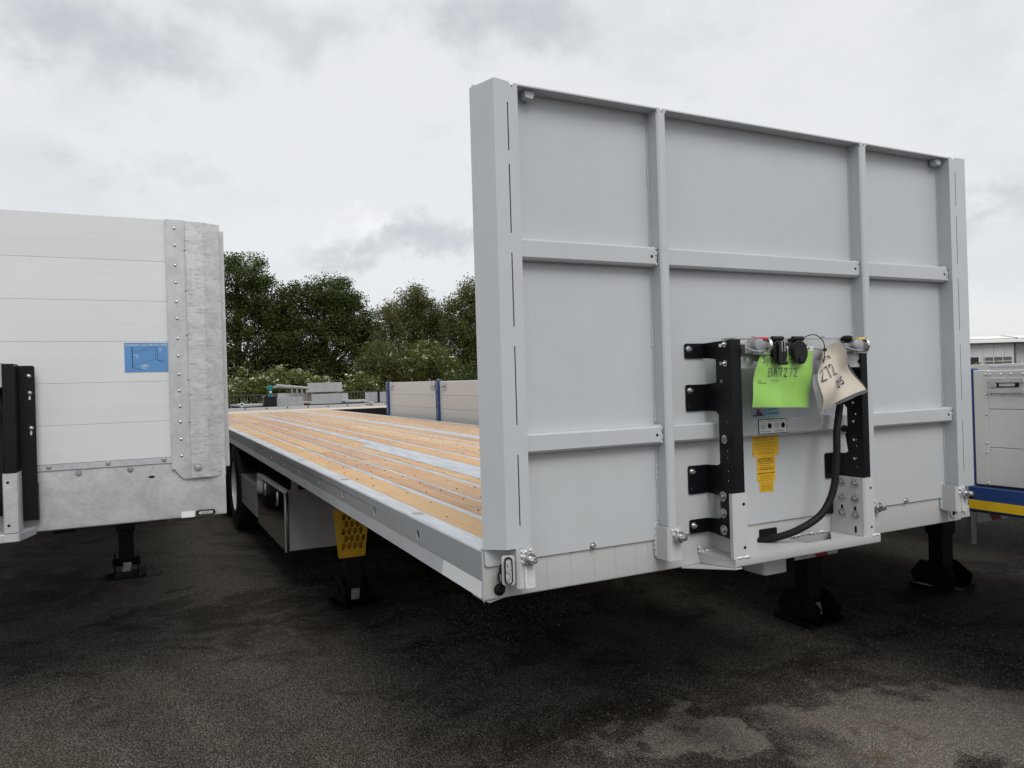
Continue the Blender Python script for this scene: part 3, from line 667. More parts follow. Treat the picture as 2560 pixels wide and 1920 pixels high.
# step shelf and supply frame ---------------------------------------
sh = MB().prism([(.895, .003), (.922, -.160), (1.690, -.160), (1.705, .003), (1.60, .003), (1.475, -.110), (1.335, -.110), (1.34, .003)], 'z', 1.000, 1.006).build('step_shelf', 'paint_low', main)
MB().prism([(-.166, .982), (-.163, .977), (-.156, .975), (-.152, .980), (-.159, .984), (-.159, 1.003), (-.160, 1.009), (-.166, 1.009)], 'x', .920, 1.692).build('shelf_lip', 'paint_low', sh, 50)
b = MB(); b.hexa([(.905, .002, .963), (.9215, -.164, .976), (.9255, -.164, .976), (.909, .002, .963), (.894, .002, 1.0065), (.922, -.164, 1.0065), (.926, -.164, 1.0065), (.898, .002, 1.0065)]); b.build('shelf_gusset', 'paint_low', sh)
b = MB(); b.hexa([(.812, .003, .956), (.919, -.166, .970), (.95, -.166, .970), (.93, .003, .956), (.812, .003, .961), (.919, -.166, .9748), (.95, -.166, .9748), (.93, .003, .961)]); b.prism([(1.335, .003), (1.345, .003), (1.345, -.112), (1.335, -.112)], 'z', .955, 1.000); b.prism([(1.30, -.112), (1.50, -.112), (1.50, -.118), (1.30, -.118)], 'z', .965, 1.0); b.build('shelf_underside', 'paint_low', sh)
b = MB()
for k in range(26):
    t = k / 25; rivet(b, (.897 + random.uniform(-.004, .004), -.002, 1.025 - t * .05) if t < .35 else (.90 + (t - .35) * .12, -.003 - random.uniform(0, .004), 1.009), (-.2, -1, .6), random.uniform(.004, .007))
for k in range(10): rivet(b, (.925 + k * .0075, -.163 + random.uniform(-.003, .003), 1.0105), (0, -.6, 1), random.uniform(.005, .009))
for k in range(8): rivet(b, (1.645 + k * .005, -.163 + random.uniform(-.003, .003), 1.0105), (0, -.6, 1), random.uniform(.005, .008))
for k in range(24): rivet(b, (1.38 + k * .009, .0, 1.009 + random.uniform(-.002, .003)), (0, -1, .8), random.uniform(.003, .006))
b.build('shelf_weld', 'weld', sh, 40)
MB().prism(rrect(1.202, 1.297, .99, 1.056, .006), 'y', .0015, .006).build('hose_opening', 'black', beam)
# left upstand (front flange of a channel) and right upstand with bolted web
zt = 1.243
ul = MB().prism([(.913, -.1655), (.983, -.1655), (.983, -.0), (.978, -.0), (.978, -.160), (.918, -.160), (.913, -.15)], 'z', 1.0065, zt).build('frame_upstand', 'paint_low', main, 40)
ur = MB().prism([(1.606, -.002), (1.606, -.158), (1.613, -.1655), (1.661, -.1655), (1.661, -.160), (1.615, -.160), (1.6115, -.155), (1.6115, -.002)], 'z', 1.0065, zt).build('frame_upstand', 'paint_low', main, 40)
b = MB()
for z in (1.202, 1.045): b.cyl((.967, -.1650, z), (.967, -.1664, z), .006, 12)
b.build('bolt_hole', 'black', ul)
b = MB()
for z in (1.202, 1.045): b.cyl((1.642, -.1650, z), (1.642, -.1664, z), .005, 12)
for y, z in ((-.056, 1.112), (-.119, 1.112), (-.119, 1.032)): b.prism(rrect(y - .005, y + .005, z - .015, z + .013, .0048), 'x', 1.6048, 1.6065)
b.build('bolt_hole', 'black', ur)
for y in (-.056, -.120):
    for z in (1.218, 1.155, 1.090):
        b = MB(); b.lathe((1.606, y, z), (-1, 0, 0), [(.0185, 0), (.0185, .003), (.0175, .004), (.0095, .004), (.0095, .011), (.0065, .013), (.006, .009), (0, .009)], 18); b.build('flange_bolt', 'steel', ur, 30)
def bracket(x0, xf, right=False):
    tabs = ((1.739, 1.795), (1.540, 1.640), (1.230, 1.336), (1.082, 1.134))
    wl = .09 if not right else .05
    # flange tabs on the sheet, arms and web (one bent steel sheet)
    ol = [(-.159, 1.80), (-.012, 1.795)]
    edge = [(-.078, 1.7985)]
    pts = [(-.158, 1.07), (-.158, 1.80), (-.010, 1.795), (-.010, 1.739), (-.074, 1.733), (-.078, 1.728), (-.078, 1.650), (-.074, 1.645), (-.010, 1.640), (-.010, 1.540), (-.072, 1.538), (-.085, 1.525), (-.085, 1.345), (-.07, 1.338), (-.010, 1.336), (-.010, 1.230), (-.07, 1.226), (-.080, 1.215), (-.080, 1.145), (-.074, 1.140), (-.010, 1.134), (-.010, 1.082)]
    hl = [circ(-.109 if not right else -.07, 1.436, .017, 18)]
    for z in (1.782, 1.715, 1.650): hl.append(rrect(-.112, -.092, z - .006, z + .006, .0055, 3))
    for z in (1.60, 1.50, 1.395, 1.37, 1.32, 1.285): hl.append(circ(-.125, z, .0035, 8))
    w_ = plate('supply_bracket', pts, hl, .004, 'black', main, side(x0))
    for z0, z1 in tabs:
        plate('mounting_tab', rrect(x0 - wl, x0 + .002, z0, z1, .008), [circ(x0 - wl + .014, z0 + .02, .004, 8)] if z1 - z0 > .08 else [], .004, 'black', w_, front(-.0095))
        if not right:
            b = MB(); bolt(b, (x0 - wl + .016, -.012, z1 - .022), (0, -1, 0), .0075, .016); b.build('tab_bolt', 'chrome', w_, 30)
    MB().prism([(x0 - .002, -.159), (x0 + .004, -.1605), (xf, -.1605), (xf, -.118), (xf - .004, -.118), (xf - .004, -.1565), (x0 + .002, -.1565)], 'z', 1.245 if right else 1.07, 1.80).build('bracket_face', 'black', w_, 40)
    if not right:
        for z in (1.225, 1.163, 1.101):
            b = MB(); b.lathe((x0 - .0022, -.097, z), (-1, 0, 0), [(.0185, 0), (.0185, .003), (.0175, .004), (.0095, .004), (.0095, .011), (.0065, .013), (.006, .009), (0, .009)], 18); b.build('flange_bolt', 'steel', w_, 30)
        each('tab_bolt', 'chrome', w_, [(x0 - .0022, -.128, z) for z in (1.785, 1.715)], lambda b, p: bolt(b, p, (-1, 0, 0), .0065, .012), 30)
    else:
        b = MB()
        for z in (1.546, 1.47, 1.395, 1.318): b.cyl((x0 - .0018, -.115, z), (x0 - .003, -.115, z), .0055, 10)
        b.build('punched_hole', 'white_board', w_)
bracket(.936, .979); bracket(1.618, 1.650, True)
# connector plate with couplings -------------------------------------
cp_ = plate('connector_plate', [(.955, 1.80), (1.645, 1.803), (1.645, 1.69), (1.565, 1.69), (1.54, 1.72), (1.05, 1.72), (1.03, 1.695), (.982, 1.695), (.982, 1.78), (.955, 1.79)],
            [rrect(.985, 1.005, 1.715, 1.735, .001, 1), circ(1.022, 1.725, .010)], .005, 'galv', main, front(-.150))
MB().box(.958, 1.645, -.153, -.085, 1.8035, 1.8085).build('plate_top_fold', 'galv', cp_)
b = MB()
for x in (1.10, 1.25, 1.47): b.lathe((x, -.10, 1.8085), (0, 0, 1), [(.008, 0), (.008, .006), (0, .007)], 8)
b.cyl((1.612, -.1528, 1.712), (1.612, -.1542, 1.712), .008, 12); b.cyl((1.628, -.1528, 1.70), (1.628, -.1542, 1.70), .004, 10)
b.build('plate_hole', 'black', cp_)
def coupling(x, tagm):
    c = MB(); c.lathe((x, -.150, 1.776), (0, -1, 0), [(.024, 0), (.026, .012), (.026, .05), (.023, .056), (.020, .057), (.0, .057)], 22)
    c.box(x - .05, x - .01, -.185, -.153, 1.745, 1.785, .004); c.box(x + .005, x + .055, -.19, -.155, 1.757, 1.795, .006)
    o = c.build('coupling_head', 'steel', main, 35)
    c = MB(); c.lathe((x + .052, -.178, 1.776), (1, -.25, 0), [(.024, 0), (.030, .002), (.031, .010), (.026, .016), (.012, .017), (.01, .012), (0, .012)], 24); c.build('seal_ring', 'chrome', o, 35)
    c = MB(); c.tube(spline([(x + .03, -.20, 1.757), (x - .02, -.212, 1.752), (x - .055, -.19, 1.765)], 5), .0045, 6); c.box(x - .03, x + .05, -.205, -.197, 1.742, 1.75, .002); c.build('guide_claw', 'steel', o, 40)
    c = MB(); c.box(x + .008, x + .046, -.198, -.158, 1.796, 1.806, .002); c.build('colour_tag', tagm, o)
    return o
coupling(1.032, 'red_tag'); o = coupling(1.552, 'yellow_tag')
MB().lathe((1.525, -.17, 1.797), (0, 0, 1), [(.020, 0), (.022, .010), (.015, .017), (0, .019)], 14).build('dust_cap', 'rubber', o, 40)
def socket(x, lever):
    zc = 1.760
    c = MB(); c.lathe((x, -.1525, zc), (0, -1, 0), [(.030, 0), (.030, .03), (.034, .032), (.036, .040), (.034, .052), (.028, .055), (0, .055)], 26)
    c.prism(circ(x, 0, .026, 20), 'z', 0, .001) if False else None
    s_ = c.build('power_socket', 'black_plastic', main, 35)
    c = MB(); c.cyl((x - .026, -.198, zc + .041), (x + .026, -.198, zc + .041), .009, 12); c.box(x - .02, x + .02, -.2, -.165, zc + .03, zc + .043, .003); c.build('socket_hinge', 'black_plastic', s_, 35)
    lid = [(x + .034 * math.cos(R(a)), zc - .010 + (.046 if a > 180 else .040) * math.sin(R(a))) for a in range(0, 360, 12)]
    c = MB().prism(lid, 'y', -.2135, -.2055); c.build('socket_lid', 'black_plastic', s_, 35)
    if lever:
        c = MB(); c.prism([(x - .016, zc + .03), (x + .016, zc + .03), (x + .019, zc - .052), (x - .019, zc - .052)], 'y', -.226, -.2138, .003); c.box(x - .021, x + .021, -.229, -.214, zc - .057, zc - .044, .002); c.build('lid_lever', 'black_plastic', s_, 35)
        c = MB(); c.tube([(x - .007, -.2275, zc + .03), (x - .007, -.2275, zc - .008), (x + .007, -.2275, zc - .008), (x + .007, -.2275, zc + .028), (x - .004, -.2275, zc + .031)], .0016, 6); c.build('lid_spring', 'chrome', s_, 40)
    else:
        c = MB(); c.prism([(x - .014, zc - .03), (x + .014, zc - .03), (x + .01, zc - .05), (x - .01, zc - .05)], 'y', -.218, -.2055, .002); c.build('lid_lip', 'black_plastic', s_, 35)
socket(1.122, True); socket(1.226, False)
# supply hose ---------------------------------------------------------
hp = spline([(1.575, -.075, 1.69), (1.567, -.10, 1.60), (1.550, -.105, 1.53), (1.511, -.122, 1.44), (1.497, -.130, 1.36), (1.488, -.132, 1.29), (1.472, -.132, 1.215), (1.443, -.130, 1.158), (1.400, -.126, 1.112), (1.345, -.112, 1.078), (1.288, -.08, 1.047), (1.235, -.035, 1.024), (1.19, .03, 1.008)], 14)
b = MB(); b.tube(hp, [.0136 + (.0010 if i % 2 else 0) for i in range(len(hp))], 14); b.build('supply_hose', 'rubber', main, 60)
# stickers --------------------------------------------------------------
def lines(name, parent, x0, x1, zs, y, mat='ink', h=.0013, jit=.35):
    b = MB()
    for z in zs:
        a = x0 + random.uniform(0, jit) * (x1 - x0) * .5; c = x1 - random.uniform(0, jit) * (x1 - x0) * .5; x = a
        while x < c:
            wd = random.uniform(.004, .013); b.box(x, min(x + wd, c), y - .0004, y, z - h / 2, z + h / 2); x += wd + .0022
    b.build(name, mat, parent)
sy = -.0055
s1 = MB().box(1.172, 1.311, sy - .0012, sy, 1.349, 1.430).build('warning_sticker', 'sticker_yellow', main)
lines('print', s1, 1.178, 1.305, [1.424, 1.417, 1.410, 1.403], sy - .0013); lines('print', s1, 1.178, 1.305, [1.391, 1.384, 1.377, 1.370], sy - .0013, jit=.4); lines('print', s1, 1.19, 1.29, [1.361, 1.356], sy - .0013)
MB().box(1.174, 1.309, sy - .0018, sy - .0011, 1.3965, 1.3978).build('rule', 'ink', s1)
s2 = MB().box(1.193, 1.289, sy - .0012, sy, 1.246, 1.3485).build('warning_sticker', 'sticker_yellow', main)
text('lettering', 'ACHTUNG !', .026, 'ink', s2, lambda u, v, n: (1.198 + u, sy - .0016 - n, 1.322 + v), .085)
MB().box(1.198, 1.284, sy - .0018, sy - .0011, 1.3165, 1.3178).build('rule', 'ink', s2)
lines('print', s2, 1.21, 1.27, [1.309], sy - .0013); lines('print', s2, 1.198, 1.284, [1.300, 1.2935], sy - .0013, h=.0026, jit=.2); lines('print', s2, 1.198, 1.284, [1.279], sy - .0013, h=.0034, jit=0); lines('print', s2, 1.2, 1.282, [1.2705, 1.2635, 1.257, 1.2505], sy - .0013)
s3 = MB().box(1.204, 1.278, sy - .0012, sy, 1.204, 1.2445).build('warning_sticker', 'sticker_yellow', main)
lines('print', s3, 1.208, 1.274, [1.239, 1.231, 1.226, 1.221, 1.216, 1.211], sy - .0013, jit=.15)
gy = -.0485
s4 = MB().box(1.165, 1.313, gy - .001, gy, 1.438, 1.4955).build('instruction_sticker', 'ink', main)
MB().box(1.1675, 1.3105, gy - .0018, gy - .0009, 1.4405, 1.493).build('sticker_face', 'sticker_white', s4)
lines('print', s4, 1.172, 1.306, [1.488], gy - .0019, jit=.05); lines('print', s4, 1.172, 1.205, [1.479, 1.474, 1.469, 1.464, 1.459], gy - .0019); lines('print', s4, 1.245, 1.275, [1.479, 1.474, 1.469, 1.464, 1.459], gy - .0019); lines('print', s4, 1.172, 1.23, [1.449, 1.446], gy - .0019); lines('print', s4, 1.245, 1.30, [1.449, 1.446], gy - .0019)
for cx in (1.222, 1.293):
    b = MB(); b.lathe((cx, gy - .0018, 1.469), (0, -1, 0), [(.0105, 0), (.0105, .0004), (.0095, .0004), (.0095, 0)], 20); b.box(cx - .0006, cx + .0006, gy - .0021, gy - .0018, 1.461, 1.477); b.box(cx - .008, cx + .008, gy - .0021, gy - .0018, 1.4685, 1.4695); b.build('plug_diagram', 'ink', s4)
s5 = MB().box(1.174, 1.321, sy - .0012, sy, 1.503, 1.60).build('pictogram_sticker', 'sticker_lightblue', main)
strokes('cross', [[(1.18, 1.51), (1.235, 1.548)], [(1.18, 1.548), (1.235, 1.51)]], .0022, 'red_tag', s5, lambda u, v, n: (u, sy - .0018, v))
b = MB(); b.box(1.182, 1.236, sy - .0016, sy - .001, 1.507, 1.512); b.box(1.20, 1.222, sy - .0016, sy - .001, 1.512, 1.525); b.box(1.2440, 1.2452, sy - .0016, sy - .001, 1.505, 1.555); b.build('pictogram', 'sticker_line', s5)
lines('print', s5, 1.256, 1.315, [1.532, 1.515], sy - .0013, 'sticker_line', .004, .3)
# chassis, toolbox, king pin ------------------------------------------------
WARP = None
chassis(main, 1.275, 0, 13.4, 1.07, (7.42, 8.73, 10.04), 0, 2.55, ((.455, 3.55), (2.10, 3.55)), 1.08)
MB().prism(rrect(1.42, 1.56, .20, .34, .02), 'z', .80, .95).build('cross_duct', 'paint_low', main, 40)
MB().box(1.0, 1.5, .3, 1.6, .90, .95).build('king_pin_plate', 'chassis', main)
tb = MB(); tb.box(.078, .62, 4.09, 5.62, .350, .85, .006); tb = tb.build('tool_box', 'box_grey', main)
MB().box(.09, .62, 4.12, 5.60, .8505, .853).build('box_lid', 'chassis', tb)
dr = MB(); dr.prism([(.050, .350), (.050, .828), (.062, .850), (.070, .850), (.070, .350)], 'y', 4.04, 5.66, .004); dr = dr.build('box_door', 'stainless', tb, 30)
MB().box(.0665, .0775, 4.06, 5.64, .36, .84).build('door_seal', 'rubber', tb)
MB().hexa([(.0485, 4.042, .829), (.0485, 5.658, .829), (.052, 5.658, .829), (.052, 4.042, .829), (.0615, 4.042, .852), (.0615, 5.658, .852), (.064, 5.658, .850), (.064, 4.042, .850)]).build('door_edge_glint', 'rim', dr)  # pale strip added as the sky's reflection on the door's top bevel
MB().box(.0470, .0498, 4.042, 4.075, .352, .828, .001).build('door_edge_glint', 'rim', dr)  # same pale strip, bright reflection painted along the near door edge
for y in (4.45, 5.15):
    c = MB(); c.prism(rrect(y - .035, y + .035, .68, .80, .012), 'x', .044, .0495); lt = c.build('door_latch', 'chrome', dr, 40)
    c = MB(); c.prism(rrect(y - .02, y + .02, .70, .785, .008), 'x', .0425, .0445); c.build('latch_recess', 'black', lt)
each('box_rivet', 'steel', tb, [(.13, 4.089, z) for z in (.73, .68)], lambda b, p: rivet(b, p, (0, -1, 0), .012))
MB().prism([(.11, .76), (.165, .76), (.165, .95), (.11, .95)], 'y', 4.075, 4.0895).build('hanger_plate', 'box_grey', tb)
MB().box(.16, .30, 4.03, 4.08, .855, .95, .004).build('valve_block', 'black_plastic', tb)
tp = MB().box(.045, .50, 5.70, 7.16, .395, .725, .004).build('tread_box', 'tread', main)
b = MB()
for i in range(22):
    for j in range(6):
        y = 5.76 + i * .062; z = .43 + j * .05 + (.025 if i % 2 else 0)
        if z < .71: b.hexa([(.0405, y - .012, z - .003), (.0405, y + .012, z - .003), (.0445, y + .014, z - .006), (.0445, y - .014, z - .006), (.0405, y - .012, z + .003), (.0405, y + .012, z + .003), (.0445, y + .014, z + .006), (.0445, y - .014, z + .006)])
b.build('tread_stud', 'steel', tp)
MB().box(.12, .16, 5.9, 5.98, .70, 1.0).build('box_hanger', 'chassis', main)
MB().box(.5, 2.2, 5.5, 6.6, .5, .9).build('air_tank_cover', 'chassis', main)

# ------------------------------------------------------------------ wheel chock hanging under the rail
ck = thing('wheel_chock', 'yellow plastic wheel chock with honeycomb pockets hanging under the deck rail', 'wheel chock', (.31, 2.95, .5))
cy = 2.92
hl = []
for r_ in range(5):
    for c_ in range(4): hl.append(circ(.243 + c_ * .039 + (.018 if r_ % 2 else 0), .585 + r_ * .052, .0165, 12, .025))
def ckto(u, v, n): return (u, cy - .05 * (v - .505) / .36 - n, v)
fr = plate('chock_face', [(.215, .505), (.392, .505), (.418, .88), (.205, .88)], [h for h in hl if max(p[0] for p in h) < .408 and max(p[1] for p in h) < .87], .03, 'yellow_plastic', ck, ckto)
for xa, xb, xc_, xd in ((.214, .204, .221, .211), (.386, .411, .392, .418)):
    MB().hexa([(xa, cy - .002, .505), (xc_, cy - .002, .505), (xc_, cy + .02, .505), (xa, cy + .02, .505), (xb, cy - .052, .88), (xd, cy - .052, .88), (xd, cy + .14, .88), (xb, cy + .14, .88)]).build('chock_side', 'yellow_plastic', ck)
MB().hexa([(.222, cy + .022, .51), (.386, cy + .022, .51), (.386, cy + .025, .51), (.222, cy + .025, .51), (.212, cy + .03, .88), (.41, cy + .03, .88), (.41, cy + .034, .88), (.212, cy + .034, .88)]).build('chock_back', 'yellow_plastic', ck)
b = MB(); b.cyl((.19, cy + .03, .86), (.45, cy + .03, .86), .008, 10); b.box(.19, .20, cy - .02, cy + .08, .84, .97); b.build('hanger_rod', 'steel', ck, 40)

# ------------------------------------------------------------------ document pouches tied to the couplings
def sheet(name, corner_fn, mat, parent, n=14, t=.0012):
    b = MB(); top = [[b.bm.verts.new(corner_fn(i / n, j / n, 0)) for j in range(n + 1)] for i in range(n + 1)]
    bot = [[b.bm.verts.new(corner_fn(i / n, j / n, t)) for j in range(n + 1)] for i in range(n + 1)]
    for i in range(n):
        for j in range(n):
            b.bm.faces.new((top[i][j], top[i + 1][j], top[i + 1][j + 1], top[i][j + 1])); b.bm.faces.new((bot[i][j + 1], bot[i + 1][j + 1], bot[i + 1][j], bot[i][j]))
    for k in range(n):
        for A, Bq in ((top, bot),):
            b.bm.faces.new((A[k][0], Bq[k][0], Bq[k + 1][0], A[k + 1][0])); b.bm.faces.new((A[k + 1][n], Bq[k + 1][n], Bq[k][n], A[k][n]))
            b.bm.faces.new((A[0][k + 1], Bq[0][k + 1], Bq[0][k], A[0][k])); b.bm.faces.new((A[n][k], Bq[n][k], Bq[n][k + 1], A[n][k + 1]))
    bmesh.ops.recalc_face_normals(b.bm, faces=b.bm.faces)
    return b.build(name, mat, parent, 60)
gp = thing('document_pouch', 'lime green sheet in a clear plastic pouch hung behind the black sockets', 'document pouch', (1.14, -.19, 1.55), 'paper pouches hung at the connectors')
def gsurf(off):
    def fn(u, v, t):
        xl = 1.003 + (1.052 - 1.003) * max(v, 0) ** 2.2; xr = 1.288 + (1.318 - 1.288) * v
        z = 1.553 + (1.756 - 1.553) * v + (-.011 if True else 0) * u * (1 - v)
        yy = -.186 - off + t - .005 * math.sin(u * 5.3 + v * 2.0) * (.35 + .65 * (1 - v)) - .003 * math.sin(v * 9 + u * 3)
        return (xl + (xr - xl) * u, yy, z)
    return fn
GS = gsurf(0); gsh = sheet('paper', GS, 'paper_green', gp)
def gto(off): return lambda u, v, n: (lambda p: (p[0], p[1] - off, p[2]))(GS((u - 1.0) / .29, (v - 1.553) / .205, 0))
def gink(x, z):
    v = (z - 1.553 + .008) / .206
    a_ = GS(0, v, 0)[0]; c_ = GS(1, v, 0)[0]; p = GS((x - a_) / (c_ - a_), v, 0); return (p[0], p[1] - .0022, p[2])
for a, c, sz, wd in (('Sy', 1.055, .040, .034), ('stem', 1.092, .026, .055), ('Trailers', 1.166, .034, .108)):
    text('lettering', a, sz, 'ink', gsh, (lambda c_: lambda u, v, n: gink(c_ + u, 1.706 + v))(c), wd)
MB()
strokes('handwriting', [[(1.085 + p[0], 1.657 + p[1]) for p in ln] for ln in pen('BA7272', .031, 1.16)], .0014, 'ink', gsh, lambda u, v, n: gink(u, v))
b = MB()
for x, z, wd in ((1.03, 1.640, .018), (1.10, 1.641, .036), (1.03, 1.632, .045)):
    xx = x
    while xx < x + wd: b.bm.faces.new([b.bm.verts.new(gink(*p)) for p in ((xx, z), (xx + .005, z), (xx + .005, z + .002), (xx, z + .002))]); xx += .0065
b.build('print', 'ink', gsh)
sheet('pouch_header', lambda u, v, t: (lambda p: (p[0], p[1] + t, p[2]))(GS(u, 1.0 + v * .085, 0)), 'sticker_white', gp, 6, .0008)
def gpl(u, v, t): p = GS(u * 1.03 - .015, v * 1.075 - .02, 0); return (p[0], p[1] - .003 - .002 * math.sin(u * 14 + v * 7) + t, p[2])
sheet('pouch_sleeve', gpl, 'clear_plastic', gp, 14, .0004)
b = MB()
for x in (1.075, 1.15, 1.20, 1.29): b.lathe((x, -.192, 1.764), (0, -1, 0), [(.004, 0), (.004, .001), (0, .001)], 8)
b.build('punch_hole', 'black_plastic', gp)
bpz = thing('document_pouch', 'beige sheet in a crumpled plastic pouch dangling from a black cable tie', 'document pouch', (1.42, -.21, 1.5), 'paper pouches hung at the connectors')
TL, TR, BR, BL = Vector((1.345, -.20, 1.750)), Vector((1.447, -.185, 1.790)), Vector((1.590, -.205, 1.600)), Vector((1.292, -.245, 1.530))
def BS(u, v, t):
    v2 = 1 - v; a = TL.lerp(TR, u); c = BL.lerp(BR, u); p = c.lerp(a, v)
    p = p + Vector((.03 * math.sin(math.pi * v) * (1 - u) * -1, -.018 * math.sin(u * 4.2 + v * 3) - .010 * math.sin(v * 8 - u * 5) + t, .012 * math.sin(math.pi * u) * (1 - v)))
    return tuple(p)
bsh = sheet('paper', BS, 'paper_beige', bpz)
def bink(u, v): p = BS(u, v, 0); return (p[0], p[1] - .0065, p[2])
text('lettering', 'ailers', .03, 'ink', bsh, lambda u, v, n: bink(.06 + u * 5.4, .76 + v * 4.2), .10)
strokes('handwriting', [[(p[0] + .02, p[1]) for p in ln] for ln in pen('272', 1.0, 1.15)] , .05, 'ink', bsh, lambda u, v, n: bink(.04 + u * .21, .47 + v * .19))
strokes('handwriting', pen('os', 1.0, 1.1), .055, 'ink', bsh, lambda u, v, n: bink(.34 + u * .27, .22 + v * .24))
sheet('pouch_sleeve', lambda u, v, t: (lambda p: (p[0], p[1] - .004 - .003 * math.sin(u * 17 + v * 9) + t, p[2]))(BS(u * 1.04 - .02, v * 1.10 - .05, 0)), 'clear_plastic', bpz, 14, .0004)
def flapf(u, v, t):
    a = Vector(BS(0, .55 * (1 - v), 0)).lerp(Vector((1.283, -.235, 1.478)), 0)
    p = Vector(BS(0.0, .62 * (1 - v), 0)); q_ = p + Vector((-.022 * math.sin(math.pi * (.15 + .8 * v)), .012, -.045 * v * (1 - u)))
    return tuple(p.lerp(q_, u) + Vector((0, t, -.05 * v * v)))
sheet('pouch_fold', flapf, 'clear_plastic', bpz, 8, .0004)
b = MB(); b.tube(spline([(1.352, -.205, 1.706), (1.356, -.208, 1.758), (1.358, -.20, 1.79), (1.340, -.19, 1.812), (1.316, -.18, 1.817), (1.296, -.165, 1.806), (1.292, -.155, 1.795)], 6), .0020, 6); b.tube(spline([(1.292, -.157, 1.79), (1.315, -.18, 1.768), (1.34, -.20, 1.758), (1.357, -.21, 1.757)], 5), .0018, 6); b.box(1.351, 1.361, -.215, -.203, 1.752, 1.763, .001); b.build('cable_tie', 'black_plastic', bpz, 50)

# ------------------------------------------------------------------ LEFT TRAILER
lt = thing('flatbed_trailer', 'trailer with aluminium board headwall and galvanised corner trim left of the grey flatbed', 'trailer', (-1.85, 8.5, 0))
XR, XL, YF = -.575, -3.13, 2.0
zb = [1.342, 1.528, 1.732, 1.935, 2.140, 2.344, 2.561]
wall = MB().box(XL + .1, XR - .09, YF + .03, YF + .06, 1.20, 2.55).build('headwall', 'galv_beam', lt)
for a, c in zip(zb, zb[1:]):
    MB().prism([(YF + .028, a + .0004), (YF + .0009, a + .0004), (YF, a + .0011), (YF, c - .0011), (YF + .0009, c - .0004), (YF + .028, c - .0004)], 'x', -3.05, -.840).build('board', 'alu', wall)
b = MB()
b.prism([(1.316, YF - .004), (1.316, YF - .001)], 'x', 0, 0) if False else None
MB().prism([(YF - .004, 1.312), (YF - .004, 1.341), (YF + .02, 1.341), (YF + .02, 1.312)], 'x', -3.0, -.842).build('foot_angle', 'galv', lt)
MB().prism([(YF + .002, 1.318), (YF + .002, 1.040), (YF + .006, 1.026), (YF + .016, 1.020), (YF + .12, 1.020), (YF + .12, 1.318)], 'x', XL, XR - .012).build('front_beam', 'galv_beam', lt, 40)
each('angle_bolt', 'chrome', lt, [(-.872 - .252 * k - .008, YF - .004, 1.331) for k in range(3)], lambda b, p: bolt(b, p, (0, -1, 0), .0075, .010), 30)
each('beam_bolt', 'steel', lt, [(x, YF + .002, 1.292) for x in (-1.035, -1.26)], lambda b, p: bolt(b, p, (0, -1, 0), .009, .012), 30)
b = MB(); bolt(b, (-.722, YF - .018, 1.279), (0, -1, 0), .013, .010); b.build('post_bolt', 'steel', lt, 30)
MB().prism(rrect(-.953, -.925, 1.241, 1.252, .0054), 'y', YF + .0008, YF + .003).build('beam_slot', 'black', lt)
MB().prism(rrect(-.806, -.742, 1.024, 1.053, .002), 'y', YF - .003, YF + .0018).build('reflector', 'white_tape', lt)
ml = MB().prism(rrect(-.737, -.643, 1.030, 1.056, .012, 6), 'y', YF - .012, YF + .0018).build('marker_lamp', 'rubber', lt, 40)
MB().prism(rrect(-.725, -.655, 1.035, 1.051, .007, 6), 'y', YF - .0145, YF - .0115).build('lamp_lens', 'lamp_glass', ml, 40)
st = MB().prism(rrect(-1.046, -.848, 1.781, 1.929, .002), 'y', YF - .003, YF - .0005).build('lashing_sticker', 'sticker_blue', lt)
b = MB(); b.box(-1.047, -.847, YF - .0022, YF - .0004, 1.780, 1.7815); b.box(-1.047, -.847, YF - .0022, YF - .0004, 1.9285, 1.930); b.box(-1.047, -1.0455, YF - .0022, YF - .0004, 1.78, 1.93); b.box(-.8485, -.847, YF - .0022, YF - .0004, 1.78, 1.93); b.build('sticker_border', 'sticker_white', st)
text('lettering', 'Zurrpunkte nach DIN EN 12640', .0165, 'sticker_white', st, lambda u, v, n: (-1.042 + u, YF - .0036 - n, 1.912 + v), .190)
to = lambda u, v, n: (-1.046 + u, YF - .0034, 1.781 + v)
strokes('drawing', [[(.034, .126), (.034, .022)], [(.037, .126), (.037, .022)], [(.034, .022), (.082, .008)], [(.150, .124), (.150, .064)], [(.140, .124), (.140, .064)], [(.146, .062), (.176, .052)], [(.146, .060), (.176, .050)]], .0010, 'sticker_line', st, to)
strokes('drawing', [[(.04, .10), (.138, .126)], [(.04, .03), (.14, .065)]], .0005, 'sticker_line', st, to)
strokes('drawing', [[(.15, .116), (.168, .116), (.166, .106), (.158, .104)], [(.042, .083), (.060, .083), (.058, .072), (.05, .07)], [(.07, .032), (.105, .034)], [(.075, .024), (.108, .027)], [(.08, .016), (.10, .018)], [(.085, .040), (.094, .036)]], .0010, 'sticker_white', st, to)
